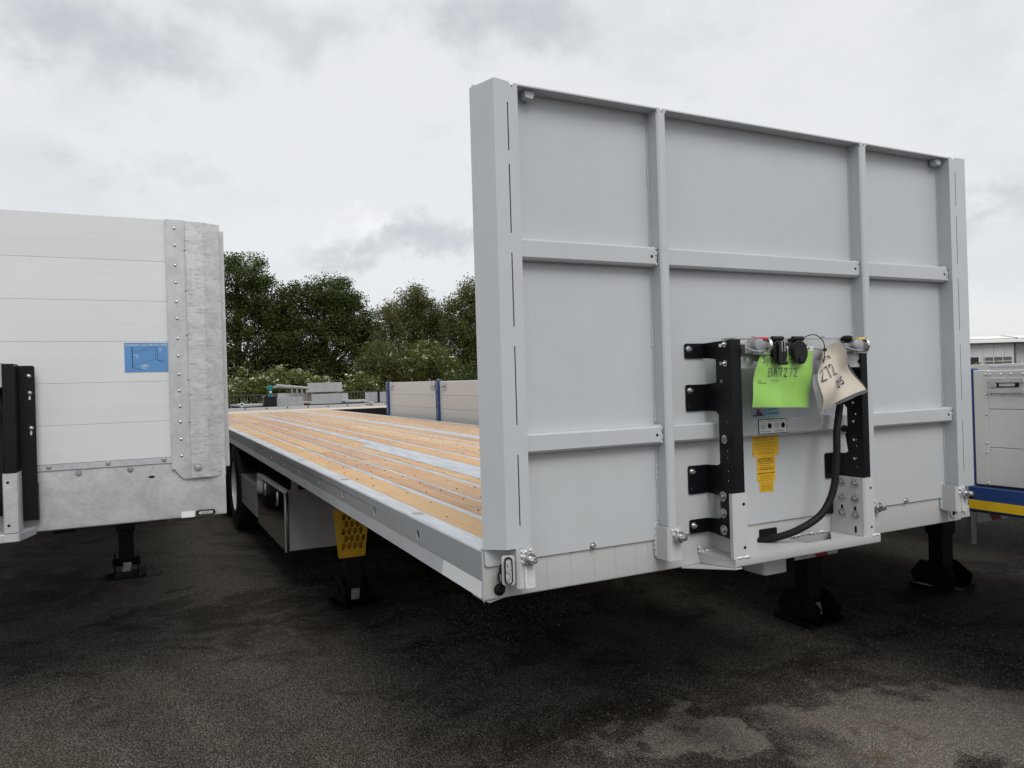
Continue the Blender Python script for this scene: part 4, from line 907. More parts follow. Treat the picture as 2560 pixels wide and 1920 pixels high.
# corner: riveted flat strip, rolled galvanised post, side edge
MB().prism([(YF - .012, 1.278), (YF - .012, 2.562), (YF - .001, 2.562), (YF - .001, 1.278)], 'x', -.8445, -.7545).build('corner_strip', 'galv', lt)
plate('corner_strip_foot', [(-.83, 1.279), (-.7545, 1.279), (-.7545, 1.224), (-.79, 1.226), (-.812, 1.25), (-.83, 1.275)], [], .004, 'galv', lt, front(YF - .009))
each('strip_rivet', 'chrome', lt, [(-.802 + .0004 * k, YF - .012, z) for k, z in enumerate((2.518, 2.43, 2.327, 2.238, 2.14, 2.052, 1.95, 1.86, 1.765, 1.68, 1.60, 1.52, 1.43, 1.345))], lambda b, p: rivet(b, p, (0, -1, 0), .0078))
prof = [(-.754, YF - .016), (-.748, YF - .019), (-.668, YF - .017), (-.662, YF - .015), (-.590, YF + .006), (-.583, YF + .016), (-.582, YF + .06), (-.588, YF + .06), (-.592, YF + .018), (-.664, YF - .006), (-.70, YF - .010), (-.754, YF - .010)]
b = MB(); n = len(prof); low = [b.bm.verts.new((x, y, 1.228 + .02 * (x + .754) * 0)) for x, y in prof]; hi = [b.bm.verts.new((x, y, 2.556 - max(0, (x + .70)) ** 2 * .35)) for x, y in prof]
for i in range(n): b.bm.faces.new((low[i], low[(i + 1) % n], hi[(i + 1) % n], hi[i]))
b.bm.faces.new(low[::-1]); b.bm.faces.new(hi); bmesh.ops.recalc_face_normals(b.bm, faces=b.bm.faces); b.build('corner_post', 'galv_streak', lt)
MB().box(-.600, -.5575, YF + .062, YF + .13, 1.268, 2.533, .004).build('side_wall_edge', 'galv', lt)
b = MB()
for z in (2.41, 2.20, 1.97, 1.74, 1.52): rivet(b, (-.7535, YF - .016, z), (.2, -1, 0), .006)
b.build('edge_rivet', 'steel', lt, 40)
sw = MB().box(-.600, -.580, YF + .131, 15.4, 1.26, 1.30).build('side_wall', 'galv_beam', lt)
for k in range(6): MB().box(-.604, -.576, YF + .132, 15.4, 1.302 + k * .205, 1.302 + k * .205 + .203, .004).build('board', 'alu', sw)
MB().box(XL, XL + .03, YF + .07, 15.4, 1.1, 2.5).build('side_wall', 'alu', lt)
MB().box(XL + .031, -.606, YF + .125, 15.4, 1.14, 1.24).build('deck', 'chassis', lt)
# supply bracket of the left trailer
lb_ = plate('supply_bracket', rrect(-1.535, -1.426, 1.088, 1.818, .01), [circ(-1.448, 1.16, .004, 8), rrect(-1.455, -1.450, 1.215, 1.245, .0024, 2)], .005, 'black', lt, front(YF - .045))
MB().box(-1.430, -1.4255, YF - .042, YF - .001, 1.085, 1.26).build('bracket_return', 'black', lb_)
MB().box(-1.60, -1.50, YF - .042, YF - .001, 1.12, 1.80).build('bracket_spacer', 'black', lb_)
MB().prism([(-1.540, YF - .16), (-1.496, YF - .16), (-1.490, YF - .05), (-1.540, YF - .05)], 'z', 1.15, 1.824).build('bracket_face', 'black', lb_)
each('bracket_bolt', 'steel', lb_, [(x, YF - .048, z) for x, z in ((-1.450, 1.768), (-1.448, 1.688), (-1.446, 1.522))], lambda b, p: b.lathe(p, (0, -1, 0), [(.0115, 0), (.010, .004), (.005, .007), (0, .0075)], 16))
b = MB()
for x, z in ((-1.448, 1.668), (-1.446, 1.502)): b.prism(rrect(x - .004, x + .004, z - .012, z + .008, .0038, 3), 'y', YF - .0485, YF - .0475)
b.build('bracket_slot', 'white_board', lb_)
MB().prism([(-1.545, YF - .172), (-1.492, YF - .172), (-1.488, YF - .165), (-1.488, YF - .03), (-1.493, YF - .03), (-1.497, YF - .166), (-1.54, YF - .166), (-1.545, YF - .03), (-1.565, YF - .03), (-1.55, YF - .16)], 'z', 1.055, 1.325).build('frame_upstand', 'galv', lt, 40)
b = MB()
for z in (1.285, 1.09): b.cyl((-1.528, YF - .1715, z), (-1.528, YF - .173, z), .006, 12)
b.build('bolt_hole', 'black', lt)
MB().box(-2.2, -1.541, YF - .165, YF - .10, 1.715, 1.832, .004).build('connector_plate', 'galv', lt)
lb2 = plate('supply_bracket', rrect(-2.27, -2.165, 1.088, 1.818, .01), [], .005, 'black', lt, front(YF - .045))
MB().box(-2.26, -2.17, YF - .042, YF - .001, 1.12, 1.80).build('bracket_spacer', 'black', lb2)
MB().prism([(-2.248, YF - .16), (-2.204, YF - .16), (-2.204, YF - .05), (-2.248, YF - .05)], 'z', 1.15, 1.824).build('bracket_face', 'black', lb2)
MB().prism([(-2.255, YF - .172), (-2.2, YF - .172), (-2.2, YF - .166), (-2.25, YF - .166), (-2.25, YF - .03), (-2.255, YF - .03)], 'z', 1.055, 1.325).build('frame_upstand', 'galv', lt, 40)
MB().prism([(-2.3, YF + .001), (-1.44, YF + .001), (-1.49, YF - .17), (-2.25, YF - .17)], 'z', 1.012, 1.052, .004).build('step_shelf', 'galv', lt)
b = MB(); b.tube(spline([(-1.62, YF - .09, 1.75), (-1.562, YF - .12, 1.66), (-1.548, YF - .13, 1.50), (-1.552, YF - .13, 1.36), (-1.565, YF - .12, 1.20), (-1.62, YF - .08, 1.09)], 8), .020, 10); b.tube(spline([(-1.68, YF - .12, 1.74), (-1.59, YF - .14, 1.70), (-1.558, YF - .145, 1.60), (-1.552, YF - .14, 1.45)], 8), .009, 8); b.build('supply_hose', 'rubber', lt, 60)
chassis(lt, -1.85, YF, 15.2, 1.12, (9.6, 10.9, 12.2), XL, XR, ((-1.13, 5.6), (-2.57, 5.6)), 1.12)

# ------------------------------------------------------------------ RIGHT TRAILER with drop sides
rt = thing('dropside_trailer', 'blue framed trailer with aluminium drop sides and a yellow stripe right of the flatbed', 'trailer', (4.0, 3.8, 0))
X2, X3 = 2.75, 5.30
WARP = lambda co: Vector((co.x, co.y, co.z + .0102 * max(co.y, 0)))
posts = [9.92, 7.58, 5.10, 2.64, .150, -2.40]
YR = [-2.5 + k * 1.04 for k in range(13)]
for xs, sg in ((X2, 1), (X3, -1)):
    rl = MB().sweep_y([(xs - sg * .004, .966), (xs - sg * .004, 1.075), (xs + sg * .004, 1.088), (xs + sg * .06, 1.088), (xs + sg * .06, .95), (xs + sg * .01, .95)], YR).build('side_rail', 'blue', rt)
    tp_ = MB()
    for a, c in zip(YR, YR[1:]): tp_.sweep_y([(xs - sg * .007, .967), (xs - sg * .007, 1.012), (xs - sg * .0042, 1.012), (xs - sg * .0042, .967)], [a + .002, c - .002])
    tp_.build('reflective_tape', 'yellow_tape', rl)
    b = MB()
    for k in range(14): b.cyl((xs - sg * .0045, -2.3 + k * .83 - .064, 1.035), (xs - sg * .0075, -2.3 + k * .83 - .064, 1.035), .016, 16)
    b.build('rail_plug', 'chassis', rl, 40)
MB().sweep_y([(X2 + .05, 1.0), (X3 - .05, 1.0), (X3 - .05, 1.085), (X2 + .05, 1.085)], YR).build('deck', 'chassis', rt)
def post(y, xs, sg): 
    pr_ = -.016 if y < 1 else .030
    p_ = MB().box(min(xs - sg * pr_, xs + sg * .055), max(xs - sg * pr_, xs + sg * .055), y - .05, y + .05, 1.0885, 1.672, .006).build('stanchion', 'blue', rt)
    if sg > 0 and y > 1:
        for z in (1.30, 1.50): MB().box(xs - .034, xs - .0302, y - .016, y + .016, z, z + .03).build('stanchion_latch', 'black', p_)
def latch(parent, xs, yc, d, near):
    """over-centre latch set into the top board; d = +1/-1 is the way its handle points along y"""
    sg = 1
    pl = plate('latch_plate', rrect(yc - .085, yc + .085, 1.540, 1.646, .004, 2), [], .004, 'galv', parent, side(xs - .0035))
    b = MB()
    for z in (1.612, 1.562): b.hexa([(xs - .0165, yc - .083, z - .012), (xs - .0165, yc + .083, z - .012), (xs - .006, yc + .085, z - .014), (xs - .006, yc - .085, z - .014), (xs - .0165, yc - .083, z + .010), (xs - .0165, yc + .083, z + .010), (xs - .006, yc + .085, z + .014), (xs - .006, yc - .085, z + .014)])
    b.build('latch_rib', 'galv', pl)
    b = MB(); b.box(xs - .0072, xs - .0055, yc - .06, yc + .06, 1.577, 1.600); b.build('latch_slot', 'black', pl)
    b = MB(); b.box(xs - .014, xs - .0075, yc - d * .0 - .025 + d * .02, yc + .04 + d * .01, 1.581, 1.597, .002); b.prism(rrect(yc - d * .058 - .02, yc - d * .058 + .02, 1.577, 1.600, .010), 'x', xs - .016, xs - .0075); b.build('latch_handle', 'chrome', pl, 40)
    if near: each('latch_rivet', 'chrome', pl, [(xs - .0058, yc - .076 + k * .050, z) for k in range(4) for z in (1.640, 1.5445)], lambda b, p: rivet(b, p, (-1, 0, 0), .0065))
for xs, sg in ((X2, 1), (X3, -1)):
    for y in posts: post(y, xs, sg)
    for ya, yb in zip(posts[1:], posts):
        a, c = ya + .049, yb - .049; x0 = xs + sg * .006; x1 = xs + sg * .030
        a += .004; c -= .004
        fr_ = MB().sweep_y([(x1 + sg * .001, 1.10), (x1 + sg * .001, 1.655), (x1 + sg * .004, 1.655), (x1 + sg * .004, 1.10)], [a + .002, c - .002]).build('drop_side', 'alu_side', rt)
        for y0, y1 in ((a, a + .072), (c - .072, c)): MB().box(min(xs, x1), max(xs, x1), y0, y1, 1.094, 1.662, .003).build('frame_stile', 'alu_side', fr_)
        for z0, z1 in ((1.096, 1.281), (1.2825, 1.469), (1.4705, 1.660)):
            ys = [a + .073 + (c - a - .146) * t / 2 for t in range(3)]
            xo = xs + sg * .001
            MB().sweep_y([(xo + sg * .003, z0), (xo, z0 + .003), (xo, z1 - .003), (xo + sg * .003, z1), (x1, z1), (x1, z0)], ys).build('board', 'alu_side', fr_)
        if sg > 0:
            if yb < 1: each('frame_rivet', 'chrome', fr_, [(xs - .0002, c - .060, z) for z in (1.64, 1.543, 1.444, 1.303, 1.257, 1.105)], lambda b, p: rivet(b, p, (-1, 0, 0), .0065))
            if yb < 1 or yb > 5.2: latch(fr_, xs, c - .16, -1, yb < 1); latch(fr_, xs, a + .16, 1, False)
            MB().sweep_y([(xs - .004, 1.089), (xs - .004, 1.0935), (xs + .02, 1.0935), (xs + .02, 1.089)], [a, c]).build('board_seal', 'rubber', fr_)
for y in (-2.45,):
    MB().box(X2 + .07, X3 - .07, y - .03, y, 1.09, 2.3).build('headwall', 'alu_side', rt)
MB().box(X2 + .07, X3 - .07, 9.9, 9.93, 1.09, 1.66).build('tailgate', 'alu_side', rt)
WARP = None
chassis(rt, 4.0, -2.4, 9.8, 1.02, (5.6, 6.9, 8.2), X2, X3, ((3.06, 1.46), (4.50, 1.48)), 1.02)
def warnboard(x0, x1, y, z0, z1, skew=.06):
    p_ = MB().prism([(x0, z0), (x1, z0), (x1, z1), (x0, z1)], 'y', y, y + .006).build('warning_board', 'white_board', rt)
    w_ = (x1 - x0) / 3
    MB().prism([(x0 + w_ + skew, z0 + .001), (x0 + 2 * w_ + skew * .6, z0 + .001), (x0 + 2 * w_ - skew * .2, z1 - .001), (x0 + w_ * .6, z1 - .001)], 'y', y - .0025, y - .0005).build('red_stripe', 'red', p_)
warnboard(4.51, 4.90, 1.2, .54, .68); warnboard(2.86, 3.26, 1.38, .445, .60)
MB().box(4.42, 4.475, 1.18, 1.22, .395, 1.0, .004).build('support_strut', 'steel', rt)
MB().lathe((2.60, .42, .965), (-.3, -1, 0), [(.05, 0), (.05, .02), (.03, .03), (0, .03)], 18).build('side_marker', 'amber', main, 40)

# ------------------------------------------------------------------ things further back
# flatbed standing crosswise behind the deck
tf = thing('flatbed_trailer', 'low flatbed with pale wooden deck standing crosswise behind the orange deck', 'trailer', (3, 15.8, 0))
MB().box(-6.5, 9.0, 14.55, 16.9, 1.17, 1.215).build('deck', 'pale_wood', tf)
b = MB(); b.box(-6.5, 9.0, 14.47, 14.548, 1.03, 1.222, .004); b.build('side_rail', 'chassis', tf)
MB().box(-6.5, 9.0, 14.46, 14.55, 1.2225, 1.232).build('rail_cap', 'rail_top', tf)
MB().box(-6.5, 9.0, 16.905, 17.0, 1.03, 1.292, .006).build('side_rail', 'galv_far', tf)
b = MB()
for k in range(30): b.cyl((-6.2 + k * .5, 16.904, 1.262), (-6.2 + k * .5, 16.90, 1.262), .018, 8)
b.build('lashing_hole', 'chassis', tf)
MB().box(4.35, 4.46, 16.80, 16.93, 1.2925, 1.325).build('lashing_eye', 'galv_far', tf)
MB().box(-6.3, 8.8, 15.2, 15.3, .75, 1.16).build('chassis_beam', 'chassis', tf); MB().box(-6.3, 8.8, 16.1, 16.2, .75, 1.16).build('chassis_beam', 'chassis', tf)
for x in (-4.2, -2.9, 6.8): 
    for y in (14.7, 16.4): MB().lathe((x, y, .5), (0, 1, 0), [(.2, .05), (.3, 0), (.48, .02), (.5, .08), (.5, .22), (.48, .28), (.2, .28)], 24).build('wheel', 'rubber', tf, 40)
# small galvanised trailers
def small_trailer(label, x0, x1, y, zt, board, deckmat, deckx, wheels=True, truss=False):
    t = thing('small_trailer', label, 'trailer', ((x0 + x1) / 2, y, 0), 'galvanised trailers parked by the fence')
    bz0, bz1 = board
    bd = MB().box(x0, x1, y, y + .03, bz0 + .045, bz1, .003).build('end_board', 'galv_far', t)
    b = MB()
    for k in range(3): b.box(x0 + (x1 - x0) * (.2 + .3 * k) - .02, x0 + (x1 - x0) * (.2 + .3 * k) + .02, y - .012, y - .001, bz0 + .05, bz1 - .01)
    b.box(x0 - .05, x1 + .03, y - .04, y + .06, bz0 - .03, bz0 + .044, .004); b.build('board_frame', 'galv_far', bd)
    dz = bz1 - .06 if truss else bz0 + .05
    d_ = MB(); d_.hexa([(deckx, y + .5, dz - .06), (x1, y + .08, bz0 - .02), (x1, y + 3.2, bz0 - .02), (deckx, y + 3.2, dz - .06), (deckx, y + .5, dz), (x1, y + .08, bz0 + .04), (x1, y + 3.2, bz0 + .04), (deckx, y + 3.2, dz)]) if truss else d_.box(deckx, x1, y + .07, y + 3.2, dz - .05, dz)
    d_.build('deck', deckmat, t)
    MB().tube([(deckx - .05, y + .45, dz + .01), (x0 + .05, y + .0, bz0 + (.12 if truss else .02))], .045, 6).build('side_rail', 'galv_far', t, 40)
    if truss:
        b = MB()
        for k in range(5): b.box(deckx + .45 + k * .16, deckx + .50 + k * .16, y + .45 - k * .05, y + .47 - k * .05, bz0 - .14, dz - .04 - k * .03)
        b.build('truss_web', 'galv_far', t)
    b = MB(); b.box(deckx, x1, y + .5, y + .6, .45, bz0 - .03); b.box(deckx, x1, y + 2.6, y + 2.7, .45, bz0 - .03); b.build('chassis_frame', 'galv_far', t)
    if wheels:
        for xx in (x0 + .2, x0 + 1.0):
            for yy in (y + .4, y + 2.5): MB().lathe((xx, yy, .32), (0, 1, 0), [(.15, .03), (.30, 0), (.32, .05), (.32, .17), (.30, .2), (.15, .2)], 20).build('wheel', 'rubber', t, 40)
    return t
small_trailer('lower galvanised trailer with grey end board under the stacked trailer', 4.33, 5.60, 24.0, 1.4, (1.22, 1.540), 'brown_wood', 3.9)
small_trailer('upper galvanised trailer with wooden deck stacked on another trailer', 4.28, 5.48, 24.35, 1.8, (1.635, 1.935), 'pale_wood', 3.35, False, True)
small_trailer('low grey trailer with plain end panel beside the black crate', 3.0, 3.95, 23.6, 1.3, (1.20, 1.475), 'galv_far', 1.95)
small_trailer('grey end panel trailer left of the blue stanchion with a black post', 6.05, 7.0, 23.4, 1.3, (1.22, 1.545), 'galv_far', 5.4)
bc = thing('stake', 'black upright post between grey trailer panels near the blue stanchion', 'post', (6.42, 23.1, 0)); MB().box(6.40, 6.47, 23.05, 23.12, 0, 1.62, .005).build('shaft', 'black', bc); MB().box(6.36, 6.51, 23.0, 23.17, 0, .02).build('base_plate', 'black', bc)
cr = thing('crate', 'black plastic crate standing in front of the fence and bushes', 'crate', (2.85, 23.2, 0)); c = MB(); c.box(2.62, 3.02, 23.0, 23.4, 1.2, 1.49, .02); c.build('crate_body', 'black_plastic', cr, 40)
c = MB(); c.box(2.60, 3.04, 22.98, 23.42, 1.47, 1.505, .008); c.build('crate_rim', 'black_plastic', cr); c = MB(); c.box(2.6, 3.04, 23.0, 23.4, 0, 1.199); c.build('pedestal', 'chassis', cr)
pu = thing('hand_pump', 'teal pump head standing on top of the black crate', 'pump', (2.84, 23.2, 1.506)); MB().lathe((2.84, 23.2, 1.506), (0, 0, 1), [(.05, 0), (.05, .20), (.085, .22), (.09, .34), (.06, .36), (0, .36)], 12).build('pump_body', 'teal', pu, 40); c = MB(); c.box(2.74, 2.97, 23.17, 23.23, 1.82, 1.85, .004); c.build('pump_handle', 'teal', pu); MB().lathe((2.84, 23.12, 1.66), (0, -1, 0), [(.035, 0), (.035, .03), (0, .03)], 12).build('gauge', 'sticker_white', pu, 40)
rk = thing('ring_bracket', 'small white towing ring on a post at the left edge of the deck view', 'ring', (2.0, 23.6, 0)); MB().lathe((2.0, 23.6, 1.27), (0, 1, 0), [(.035, -.01), (.065, -.01), (.065, .01), (.035, .01), (.035, -.01)], 18).build('ring', 'sticker_white', rk, 40); MB().box(1.97, 2.03, 23.58, 23.62, 0, 1.21).build('shaft', 'steel', rk)
# fence
fe = thing('fence', 'dark metal railing fence with upright bars in front of the flowering bushes', 'fence', (5, 27.5, 0))
b = MB(); b.box(.5, 13, 27.5, 27.54, 1.545, 1.58); b.box(.5, 13, 27.5, 27.54, .15, .19); b.build('fence_rail', 'fence_metal', fe)
bar = MB().box(.49, .512, 27.51, 27.53, .02, 1.545).build('fence_bar', 'fence_metal', fe)
for k in range(1, 104): rep(bar, fe, (.12 * k, 0, 0))

# ------------------------------------------------------------------ trees and shrubs
def leaf_mesh(name, clumps, per, spread, size, mat, parent, up=.35, droop=0):
    C0 = np.repeat(np.array(clumps), per, axis=0); n = len(C0)
    P = C0[:, :3] + np.clip(rng.normal(0, 1, (n, 3)), -1.45, 1.45) * (spread * C0[:, 3:4]) * np.array([1, 1, .75])
    P[:, 2] -= droop * np.abs(rng.normal(0, 1, n))
    N_ = rng.normal(0, 1, (n, 3)); N_[:, 2] = np.abs(N_[:, 2]) + up; N_ /= np.linalg.norm(N_, axis=1, keepdims=True)
    T = np.cross(N_, rng.normal(0, 1, (n, 3))); T /= np.linalg.norm(T, axis=1, keepdims=True); Bt = np.cross(N_, T)
    s = size * rng.uniform(.6, 1.35, (n, 1)); a = s * .5; w_ = s * .30
    V = np.stack([P - T * a, P + Bt * w_ + N_ * s * .06, P + T * a, P - Bt * w_ + N_ * s * .06], 1).reshape(-1, 3)
    me = bpy.data.meshes.new(name); me.vertices.add(4 * n); me.vertices.foreach_set('co', V.ravel())
    me.loops.add(4 * n); me.loops.foreach_set('vertex_index', np.arange(4 * n, dtype=np.int32))
    me.polygons.add(n); me.polygons.foreach_set('loop_start', np.arange(0, 4 * n, 4, dtype=np.int32)); me.polygons.foreach_set('loop_total', np.full(n, 4, dtype=np.int32))
    me.update(calc_edges=True); me.materials.append(MAT[mat])
    return link(bpy.data.objects.new(name, me), parent)
def tree(name, label, cat, x, y, blobs, trunk_r, nclump, per, size, mat, spread=.29, group=None, flowers=0, droop=0, up=.35, fsize=.12):
    t = thing(name, label, cat, (x, y, 0), group)
    zc = [b_[2] for b_ in blobs]; ztop = max(zc)
    b = MB(); base = Vector((x, y, -.05)); trunkpts = [base + Vector((.25 * math.sin(k * .8 + x) * k * .12, .2 * math.cos(k * 1.1 + y) * k * .1, ztop * k / 6)) for k in range(7)]
    b.tube(trunkpts, [trunk_r * (1 - .12 * k) for k in range(7)], 9)
    for bb in blobs:
        c = Vector((x + bb[0], y + bb[1], bb[2])); k0 = min(5, max(1, int(6 * (bb[2] - .35 * bb[5]) / ztop * .62))); p0 = trunkpts[k0]
        mid = p0.lerp(c, .5) + Vector((random.uniform(-.3, .3), random.uniform(-.3, .3), random.uniform(-.1, .4)))
        b.tube(spline([p0, mid, c], 4), [trunk_r * .42 * (1 - .085 * j) for j in range(9)], 6)
        for q_ in range(5):
            a = random.uniform(0, 6.28); d = Vector((math.cos(a) * bb[3], math.sin(a) * bb[4], random.uniform(-.3, .8) * bb[5])) * random.uniform(.6, .95)
            st_ = mid.lerp(c, random.random()); b.tube(spline([st_, st_.lerp(c + d, .5) + Vector((0, 0, .12)), c + d], 3), [trunk_r * .15 * (1 - .12 * j) for j in range(7)], 5)
    b.build('trunk', 'bark', t, 60)
    vol = np.array([(bb[3] * bb[4] * bb[5]) ** (2 / 3) for bb in blobs]); cnt = np.maximum(6, (nclump * vol / vol.sum()).astype(int)); cl = []
    for bb, n in zip(blobs, cnt):
        d = rng.normal(0, 1, (n, 3)); d /= np.linalg.norm(d, axis=1, keepdims=True); r_ = rng.uniform(.25, 1.08, (n, 1)) ** .6
        p = np.array([x + bb[0], y + bb[1], bb[2]]) + d * r_ * np.array(bb[3:6]); cl.append(np.hstack([p, rng.uniform(.6, 1.25, (n, 1))]))
    cl = np.vstack(cl); cl = cl[cl[:, 2] > .25]
    leaf_mesh('crown', cl, per, spread, size, mat, t, up, droop)
    if flowers:
        top = cl[rng.random(len(cl)) < flowers]; top = top.copy(); top[:, 2] += .18; top[:, 1] -= .15
        leaf_mesh('flower_heads', top, 10, .075, fsize, 'flower', t, 1.5)['kind'] = 'stuff'
    return t
GT = 'trees behind the yard'
tree('oak_tree', 'tallest dark green tree, next to the galvanised corner post', 'tree', 4.3, 44.5,
     [(0, 0, 8.5, 2.0, 2, 1.5), (-1.6, .3, 7.4, 1.8, 1.8, 1.5), (1.5, -.2, 7.3, 1.5, 1.6, 1.4), (.3, .5, 6.2, 2.4, 2, 1.5), (2.3, 0, 5.7, 1.2, 1.4, 1.1), (-2.6, 0, 5.4, 1.6, 1.6, 1.4), (.6, -.5, 4.4, 2.3, 1.8, 1.3), (2.1, .2, 3.4, 1.6, 1.4, 1.2), (-1.6, 0, 3.6, 1.8, 1.6, 1.3), (.4, 0, 2.6, 2.3, 1.5, .9)], .26, 620, 120, .13, 'leaf_oak', group=GT)
tree('oak_tree', 'broad dark green tree in the middle of the deck view', 'tree', 9.3, 44.4,
     [(.4, 0, 7.6, 1.4, 1.5, 1.2), (1.3, .2, 7.4, 1.0, 1.2, 1.1), (-1.3, 0, 7.0, 1.4, 1.5, 1.2), (-2.5, .2, 5.9, 1.1, 1.3, 1.1), (.2, .3, 6.1, 1.9, 1.6, 1.3), (2.0, 0, 6.1, 1.5, 1.4, 1.2), (3.0, .2, 5.4, 1.0, 1.2, 1.0), (-1.4, -.3, 4.9, 1.7, 1.5, 1.2), (1.1, 0, 4.5, 1.9, 1.6, 1.2), (2.6, 0, 4.0, 1.2, 1.3, 1.1), (-2.5, 0, 3.8, 1.4, 1.3, 1.1), (-.4, 0, 3.1, 2.0, 1.5, 1.1), (1.8, 0, 2.8, 1.6, 1.3, 1.0)], .30, 720, 120, .13, 'leaf_oak', group=GT)
tree('birch_tree', 'small wispy olive birch between the dark tree and the gap of sky', 'tree', 11.3, 37.2,
     [(0, 0, 5.7, .45, .6, .8), (.25, .1, 4.8, .65, .7, .8), (-.4, 0, 4.3, .55, .6, .7), (.2, 0, 3.6, .75, .7, .8), (-.1, 0, 2.6, .8, .7, .8)], .09, 150, 70, .11, 'leaf_birch', .24, GT, droop=.18)
tree('birch_tree', 'olive green birch with drooping twigs right of the gap of sky', 'tree', 13.9, 39.7,
     [(-.4, 0, 6.9, .8, .9, .8), (-1.3, 0, 6.2, .6, .8, .6), (.4, .1, 6.2, 1.0, 1.0, .9), (1.3, 0, 5.6, .9, .9, .8), (-.5, 0, 5.2, 1.1, 1.0, .9), (.7, 0, 4.5, 1.3, 1.0, .9), (-.7, 0, 3.8, .9, .9, .9), (.9, 0, 3.2, 1.2, 1.0, .9), (0, 0, 2.4, 1.2, 1, .8)], .16, 470, 90, .115, 'leaf_birch', .27, GT, droop=.2)
tree('birch_tree', 'tall olive birch partly hidden by the headboard post', 'tree', 16.0, 36.6,
     [(0, 0, 7.0, .7, .8, .9), (-.6, 0, 6.0, .9, .9, .9), (.8, 0, 6.0, 1.0, 1, 1), (-.9, 0, 4.8, 1.0, 1, 1), (.5, 0, 4.6, 1.3, 1, 1), (-1.0, 0, 3.6, 1.1, 1, 1), (.6, 0, 3.2, 1.4, 1, 1), (-.4, 0, 2.3, 1.4, 1, .9)], .15, 470, 90, .115, 'leaf_birch', .27, GT, droop=.2)
GB = 'flowering shrubs along the fence'
tree('elder_bush', 'elder bush with cream flowers at the left end of the fence', 'bush', 3.3, 32.6, [(0, 0, 1.9, .9, .8, .75), (-.7, 0, 1.5, .8, .8, .7), (.8, .1, 1.6, .9, .8, .7), (0, -.2, .9, 1.3, .8, .7)], .07, 150, 70, .105, 'leaf_shrub', .22, GB, .5)
tree('elder_bush', 'elder bush with cream flowers behind the teal pump', 'bush', 5.0, 31.8, [(-.3, 0, 2.1, .9, .8, .65), (.6, 0, 1.95, .8, .8, .6), (1.4, .1, 1.7, .7, .7, .6), (-.9, 0, 1.6, .7, .7, .6), (.3, -.2, 1.0, 1.5, .8, .7)], .07, 190, 70, .105, 'leaf_shrub', .22, GB, .5)
tree('elder_bush', 'low flowering bush behind the stacked trailers', 'bush', 7.7, 30.4, [(0, 0, 1.8, .7, .6, .55), (-.5, 0, 1.4, .6, .6, .5), (.6, 0, 1.5, .6, .6, .5), (0, 0, .8, .9, .7, .6)], .06, 90, 70, .105, 'leaf_shrub', .2, GB, .3)
tree('willow_bush', 'tall brownish olive shrub without flowers behind the stacked trailers', 'bush', 9.6, 32.9, [(0, 0, 3.2, .9, .8, .8), (-.6, 0, 2.5, .9, .8, .8), (.7, 0, 2.4, .9, .8, .8), (0, 0, 1.6, 1.4, .9, .8), (.1, 0, .8, 1.4, .9, .6)], .08, 230, 76, .105, 'leaf_birch', .26, GB, .05, .12)
tree('elder_bush', 'tall elder bush with many cream flowers above the aluminium drop sides', 'bush', 11.6, 31.9, [(0, 0, 3.3, .8, .8, .6), (-.6, 0, 2.8, .6, .7, .6), (.7, 0, 2.7, .8, .8, .6), (.1, 0, 2.0, 1.1, .8, .7), (0, 0, 1.1, 1.2, .8, .8)], .08, 150, 74, .10, 'leaf_shrub', .22, GB, .7)
tree('elder_bush', 'dark low bush behind the drop sides near the headboard post', 'bush', 13.4, 30.6, [(0, 0, 1.6, 1.3, .8, .8), (1.6, 0, 1.7, 1.2, .8, .8), (-1.2, 0, 1.4, 1.0, .8, .7), (3.0, 0, 1.6, 1.3, .8, .8)], .08, 200, 60, .11, 'leaf_oak', .26, GB)
tree('hedge', 'dark hedge far behind the birches', 'hedge', 18, 52, [(-6 + 2.2 * k, .4 * math.sin(k * 2.1), 1.6 + .3 * math.sin(k * 1.7), 1.7, 1.0, 1.5) for k in range(9)], .12, 420, 34, .24, 'leaf_oak', .40)
tree('hedge', 'dark undergrowth beneath the two tall green trees', 'hedge', 6.5, 49, [(-6 + 2.0 * k, .4 * math.sin(k * 2.3), 1.4 + .35 * math.sin(k * 1.3), 1.5, 1.0, 1.4) for k in range(8)], .12, 380, 34, .24, 'leaf_oak', .40)

# ------------------------------------------------------------------ far right: trailer edge, warehouse, weeds
ft = thing('dropside_trailer', 'white sided trailer just visible behind the blue framed trailer', 'trailer', (6.9, 3, 0))
w2 = MB().box(5.72, 5.76, -2.2, 9.5, 1.05, 1.715, .004).build('side_board', 'alu_side', ft)
MB().box(5.78, 8.2, -2.2, 9.5, 1.0, 1.1).build('deck', 'chassis', ft); MB().box(8.2, 8.24, -2.2, 9.5, 1.05, 1.69).build('side_board', 'alu_side', ft)
b = MB(); b.box(5.706, 5.7195, 1.50, 1.80, 1.668, 1.700, .003); b.build('board_latch', 'galv', w2)
MB().box(5.702, 5.7195, 1.16, 1.40, 1.668, 1.728, .004).build('red_cap', 'red', w2)
for y in (4.8, 6.1, 7.4):
    for x in (5.8, 7.75): MB().lathe((x, y, .5), (1, 0, 0), [(.25, .04), (.4, 0), (.5, .06), (.5, .3), (.4, .36), (.25, .33)], 24).build('wheel', 'rubber', ft, 40)
for x in (6.2, 7.7): MB().box(x - .07, x + .07, .5, .64, 0, 1.0).build('landing_leg', 'leg_black', ft)
